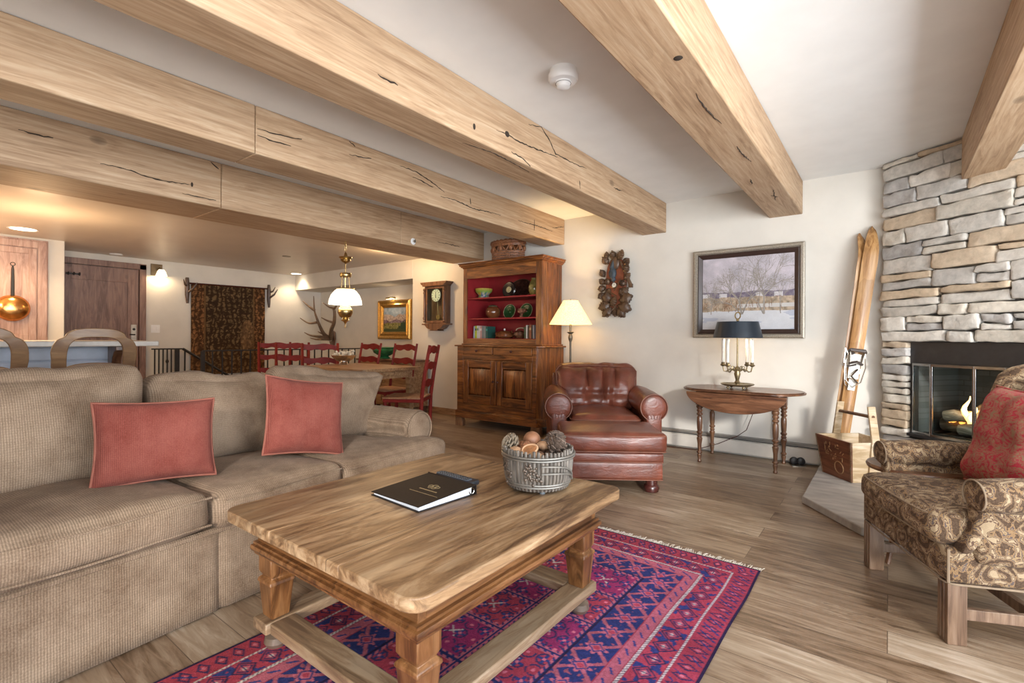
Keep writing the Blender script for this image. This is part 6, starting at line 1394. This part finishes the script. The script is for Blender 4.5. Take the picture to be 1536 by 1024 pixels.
for y, s, lb in ((3.185, -1, 'dark branching antler bracket holding the left end of the tapestry rod'), (4.525, 1, 'dark branching antler bracket holding the right end of the tapestry rod')):
    e = thing('tapestry_bracket', lb, 'bracket', (-9.18, y, 1.86), 0, 'antler brackets of the tapestry')
    b = MB(); b.tube([(0.03, 0.01, -0.22), (0.04, 0.0, -0.08), (0.045, 0.0, 0.08), (0.04, -0.0, 0.20)], [0.018, 0.032, 0.036, 0.024], 8)
    b.tube([(0.05, 0.0, -0.05), (0.12, 0.06*1, 0.02), (0.15, 0.11*1, 0.12)], [0.022, 0.016, 0.006], 8)
    b.tube([(0.05, 0.0, 0.06), (0.09, -0.05*-s, 0.08), (0.12, -0.08*-s, 0.16)], [0.02, 0.014, 0.005], 8)
    b.build('horn_bracket', plain('dark_horn', (0.07, 0.04, 0.025), 0.4, var=0.3) if 'dark_horn' not in bpy.data.materials else bpy.data.materials['dark_horn'], e)

# ------------------------------------------------------------------ entry door, sconce, switch
dk_ = wood('alder_door', (0.14, 0.075, 0.055), (0.235, 0.135, 0.105), (0.31, 0.19, 0.15), axis=2, stretch=8, rough=0.42, knots=0.9)
dr = struct(MB().box(-9.178, -9.14, 1.60, 2.53, 0.01, 2.11).build('door_1', dk_, bevel=0.003))
g = MB()
g.box(-9.141, -9.128, 1.60, 1.74, 0.02, 2.10).box(-9.141, -9.128, 2.39, 2.52, 0.02, 2.10).box(-9.141, -9.128, 1.74, 2.39, 1.90, 2.10).box(-9.141, -9.128, 1.74, 2.39, 0.02, 0.24).box(-9.141, -9.128, 1.74, 2.39, 0.95, 1.07)
g.build('door_rails', dk_, dr, bevel=0.003)
g = MB(); g.box(-9.179, -9.115, 2.535, 2.62, 0, 2.19).box(-9.179, -9.115, 1.5, 2.62, 2.115, 2.20); g.build('door_frame', dk_, dr, bevel=0.004)
MB().box(-9.127, -9.118, 2.43, 2.50, 1.02, 1.27).build('lock_plate', M['pewter'], dr, bevel=0.002)
MB().tube([(-9.118, 2.465, 1.12), (-9.07, 2.465, 1.12), (-9.065, 2.40, 1.12)], 0.009, 8).lathe([(0.001, 0), (0.018, 0.0), (0.018, 0.012)], 14, (-9.118, 2.465, 1.20), ax='x').build('handle', M['iron'], dr)
hk = thing('coat_hook', 'small black coat hook rail high on the entry door', 'hook', (-9.127, 1.74, 1.97))
b = MB(); b.box(0, 0.01, -0.06, 0.10, -0.012, 0.012)
for k in (-0.04, 0.02, 0.08): b.tube([(0.01, k, 0), (0.05, k, -0.02), (0.06, k, 0.02)], 0.008, 6)
b.build('hook_rail', M['iron'], hk)
sc2 = thing('wall_sconce', 'small wall sconce with dark square plate and lit glass shade, beside the entry door', 'sconce', (-9.18, 2.77, 2.14))
MB().box(0.0005, 0.02, -0.08, 0.075, -0.09, 0.09).build('wall_plate', M['bronze'], sc2, bevel=0.003)
MB().tube([(0.02, 0, 0.0), (0.09, 0.02, 0.03), (0.12, 0.03, 0.0)], 0.010, 8).build('arm', M['bronze'], sc2)
MB().lathe([(0.035, 0.0), (0.055, -0.03), (0.078, -0.10), (0.075, -0.10), (0.05, -0.03), (0.03, -0.004)], 26, (0.12, 0.03, 0)).build('glass_shade', emis('lit_sconce_glass', (1, 0.86, 0.62), 1.6), sc2, angle=70)
lamp('sconce_bulb', (0.12, 0.03, -0.09), 6, (1, 0.72, 0.42), 0.03, sc2)
sw = thing('light_switch', 'white double light switch on the wall right of the entry door', 'switch', (-9.18, 2.76, 1.213))
MB().box(0.0005, 0.006, -0.06, 0.06, -0.062, 0.062).build('plate', M['wplastic'], sw, bevel=0.002)
for k in (-0.027, 0.027): MB().box(0.006, 0.010, k-0.017, k+0.017, -0.034, 0.034).build('rocker', M['wplastic'], sw, bevel=0.001)

# ------------------------------------------------------------------ pantry panel, copper pan
pn_m = wood('pale_alder', (0.30, 0.17, 0.13), (0.46, 0.29, 0.23), (0.56, 0.39, 0.32), axis=2, stretch=8, rough=0.4, knots=0.8)
pn = thing('pantry_cabinet', 'tall pinkish wooden pantry cabinet front with nested frames, behind the copper pan', 'cabinet', (-8.3, 0.9, 0))
MB().box(0.0005, 0.03, -0.50, 0.46, 0, 2.26).build('side_panel', pn_m, pn, bevel=0.003)
MB().box(0.0305, 0.045, -0.50, -0.41, 0.0, 2.24).box(0.0305, 0.045, 0.365, 0.45, 0.0, 2.24).box(0.0305, 0.045, -0.41, 0.365, 2.16, 2.24).build('outer_frame', pn_m, pn, bevel=0.004)
MB().box(0.0305, 0.04, -0.40, 0.355, 0.10, 2.15).build('door', pn_m, pn, bevel=0.004)
MB().box(0.0405, 0.052, -0.40, -0.31, 0.10, 2.15).box(0.0405, 0.052, 0.285, 0.355, 0.10, 2.15).box(0.0405, 0.052, -0.31, 0.285, 2.08, 2.15).box(0.0405, 0.052, -0.31, 0.285, 0.95, 1.11).build('door_rails', pn_m, pn, bevel=0.004)
cp = thing('copper_pan', 'round copper pan with long dark handle hanging on the pantry cabinet', 'pan', (-8.236, 1.045, 1.42)); cp.rotation_euler = (0, 0, 0)
MB().lathe([(0.001, 0.075), (0.07, 0.073), (0.12, 0.055), (0.148, 0.02), (0.155, 0.0), (0.150, 0.0), (0.14, 0.018), (0.11, 0.045), (0.001, 0.06)], 40, ax='x').build('pan_body', M['copper'], cp)
MB().tube([(0.012, 0, 0.15), (0.018, 0, 0.30), (0.012, 0, 0.46), (0.012, 0, 0.50)], [0.016, 0.015, 0.012, 0.006], 8, flat=0.5).tube([(0.01, 0.02*cos(t), 0.52+0.02*sin(t)) for t in np.linspace(0, 2*pi, 14)[:-1]], 0.004, 6, closed=True).build('handle', M['iron'], cp)

# ------------------------------------------------------------------ bar counter and stools
bc_ = thing('bar_counter', 'kitchen bar counter with pale top and blue-white board front, behind the sofa', 'counter', (-4.95, 0, 0))
MB().prism([(-0.65, -2.3), (0.25, -2.3), (0.25, 1.44), (-0.65, 1.44)], 1.018, 1.06).build('counter_top', plain('pale_stone_top', (0.62, 0.57, 0.50), 0.3, var=0.12, nscale=12), bc_, bevel=0.006)
bl = plain('blue_white_board', (0.50, 0.56, 0.66), 0.4, var=0.08, nscale=8)
MB().box(-0.62, -0.03, -2.3, 1.20, 0.0, 1.017).build('cabinet_body', bl, bc_)
b = MB()
for k in range(10): b.box(-0.0295, -0.012, -2.3, 1.195, 0.004+k*0.101, 0.101+k*0.101-0.004)
b.build('board_front', bl, bc_, bevel=0.004)
for yy in (-0.35, 0.42, 1.20):
    MB().prism([(-0.012, 1.016), (0.20, 1.016), (0.20, 0.985), (0.15, 0.975), (0.11, 0.93), (0.09, 0.88), (0.04, 0.85), (0.03, 0.80), (-0.012, 0.78)], yy-0.03, yy+0.03, 'y').build('corbel', M['walnutz'], bc_, bevel=0.004)
def stool(lb, loc):
    e = thing('bar_stool', lb, 'bar stool', loc, radians(90), 'balloon-back bar stools'); wd = M['stoolwood']
    # local +y is the back (towards sofa) 
    for s in (-1, 1):
        MB().tube([(s*0.155, -0.15, 0), (s*0.15, -0.14, 0.70)], [0.018, 0.022], 10).build('leg', wd, e)
        MB().tube([(s*0.155, 0.19, 0), (s*0.15, 0.17, 0.70)], [0.018, 0.022], 10).build('leg', wd, e)
    MB().tube([(-0.155, -0.15, 0.25), (0.155, -0.15, 0.25)], 0.012, 8).build('footrest', wd, e)
    MB().prism([(0.20*math.copysign(abs(cos(t))**0.7, cos(t)), 0.01+0.20*math.copysign(abs(sin(t))**0.7, sin(t))) for t in np.linspace(0, 2*pi, 40)[:-1]], 0.70, 0.735).build('seat', wd, e, bevel=0.012)
    m = MB(); rings = []; n_ = 72
    for i in range(n_):
        t = 2*pi*i/n_; cx_, sz = cos(t), sin(t); ex = 0.62
        wob = 1+0.035*cos(4*t)*(1 if sz > 0 else 0.3) - (0.05*math.exp(-((abs(cx_)-0.72)/0.1)**2) if sz > 0.3 else 0)
        X = 0.205*math.copysign(abs(cx_)**ex, cx_)*wob; Z = 0.955+0.185*math.copysign(abs(sz)**ex, sz)*wob
        Xi = 0.138*math.copysign(abs(cx_)**ex, cx_); Zi = 0.955+0.135*math.copysign(abs(sz)**ex, sz)
        yb = 0.19+0.06*(Z-0.75)/0.4
        rings.append(m.addv([(X, yb, Z), (X, yb+0.022, Z), (Xi, yb+0.022, Zi), (Xi, yb, Zi)]))
    for i in range(n_):
        a, b_ = rings[i], rings[(i+1) % n_]
        for k in range(4): l = (k+1) % 4; m.f.append((a+k, a+l, b_+l, b_+k))
    m.build('balloon_back', wd, e, bevel=0.004)
    MB().box(-0.13, 0.13, 0.185, 0.205, 0.70, 0.80).build('back_support', wd, e, bevel=0.004)
    m = MB(); m.prism([(0.140*cos(t), 0.90+0.03*sin(t)) for t in np.linspace(0, 2*pi, 24)[:-1]], 0.21, 0.225, 'y'); m.build('back_splat', wd, e, bevel=0.004)
    return e
M['stoolwood'] = wood('honey_walnut', (0.16, 0.075, 0.03), (0.22, 0.115, 0.045), (0.30, 0.17, 0.075), axis=0, stretch=6, rough=0.42, coat=0.1)
stool('balloon-back wooden bar stool at the counter, nearer the railing', (-3.98-0.22, 0.875, 0))
for o_ in list(bpy.data.objects):
    pass
s0 = [o_ for o_ in COL.objects if o_.name == 'bar_stool'][0]; s0.rotation_euler = (0, 0, radians(-90))
dup(s0, (-4.20, 0.36, 0), radians(-90), 'balloon-back wooden bar stool cut off by the left edge of the photo')

# ------------------------------------------------------------------ railings
ra = thing('stair_railing', 'black iron guard railing behind the dining chairs, ending inside the niche', 'railing', (-7.6, 2.84, 0))
MB().box(-0.022, 0.022, 0, 2.62, 0.888, 0.906).build('handrail', M['iron'], ra, bevel=0.003)
MB().box(-0.018, 0.018, -0.02, 0.03, 0, 0.888).build('post', M['iron'], ra, bevel=0.002)
MB().box(-0.012, 0.012, 0.03, 2.62, 0.08, 0.10).build('bottom_rail', M['iron'], ra)
for k in range(1, 20): MB().box(-0.008, 0.008, 0.13*k-0.008, 0.13*k+0.008, 0.10, 0.888).build('baluster', M['iron'], ra)
rb_ = thing('wall_railing', 'black iron railing with sloping handrail beside the tapestry on the left wall', 'railing', (-9.0, 2.66, 0))
MB().box(-0.022, 0.022, 0, 0.43, 0.888, 0.908).build('handrail', M['iron'], rb_, bevel=0.003)
MB().tube([(0, 0.42, 0.898), (0, 0.86, 0.60), (0, 1.45, 0.20)], 0.02, 4).build('sloping_handrail', M['iron'], rb_)
MB().box(-0.02, 0.02, 0.31, 0.37, 0, 0.888).build('post', M['iron'], rb_)
for k in range(5): MB().box(-0.008, 0.008, 0.04+k*0.055-0.008, 0.04+k*0.055+0.008, 0.0, 0.888).build('baluster', M['iron'], rb_)
MB().lathe([(0.004, 0), (0.022, 0.035), (0.022, 0.05), (0.004, 0.09)], 8, (0, 0.205, 0.66)).build('baluster_knot', M['iron'], rb_)
MB().box(-0.008, 0.008, 0.44, 0.46, 0.0, 0.87).build('baluster', M['iron'], rb_)

# ------------------------------------------------------------------ ceiling lights, sprinkler
rl_m = emis('downlight_glow', (1, 0.88, 0.68), 7)
for i, (x, y, r, pw, lb) in enumerate(((-7.72, 1.06, 0.11, 38, 'bright round recessed downlight in the low ceiling above the copper pan'), (-8.90, 4.92, 0.085, 24, 'recessed downlight in the far corner of the low ceiling above the antlers'))):
    e = thing('recessed_light', lb, 'ceiling light', (x, y, ZL), 0, 'recessed downlights')
    MB().lathe([(r, -0.001), (r+0.02, -0.006), (r+0.02, -0.001)], 32).build('trim_ring', M['wplastic'], e)
    MB().lathe([(0.001, -0.003), (r, -0.003), (r, -0.001), (0.001, -0.001)], 32).build('lens', rl_m, e)
    lamp('downlight', (0, 0, -0.03), pw, (1, 0.76, 0.50), 0.06, e, kind='SPOT', spot=130)
lamp('beam_side_downlight', (-5.35, 4.3, 2.22), 30, (1, 0.66, 0.34), 0.06)
for (x, y, w_, l_, lb) in ((-7.09, 3.77, 0.13, 0.03, 'thin dark slot in the low ceiling between the hanging lamp and the tapestry'), ):
    o = MB().lathe([(0.06, -0.004), (0.062, -0.0005), (0.001, -0.0005)], 20).build('ceiling_vent', M['bronze']); o.location = (x, y, ZL); tag(o, 'small dull round vent on the low ceiling between the hanging lamp and the tapestry', 'ceiling vent')
for i, (x, y) in enumerate(((-6.4, -0.7), (-7.6, 0.2), (-6.4, 1.0))):
    lamp('unseen_kitchen_lamp', (x, y, 1.75), 30, (1, 0.66, 0.36), 0.08)  # added warm lamps out of view, without fixtures, to brighten the low ceiling
o = thing('ceiling_detector', 'small flat white disc on the low ceiling above the entry door', 'detector', (-8.95, 2.2, ZL))
MB().lathe([(0.001, -0.02), (0.07, -0.018), (0.08, -0.0005)], 24).build('detector_disc', M['wplastic'], o)
sp_ = thing('sprinkler_head', 'white round sprinkler head on the side of the header beam near the hutch', 'sprinkler', (-4.35, 3.81, 2.204))
MB().lathe([(0.001, 0.006), (0.03, 0.006), (0.038, 0.0005)], 24, ax='x').build('escutcheon', M['wplastic'], sp_)
MB().tube([(0.006, 0, 0), (0.03, 0, 0)], 0.009, 8).lathe([(0.001, 0.032), (0.016, 0.032), (0.016, 0.029)], 14, ax='x').build('sprinkler_nozzle', M['pewter'], sp_)
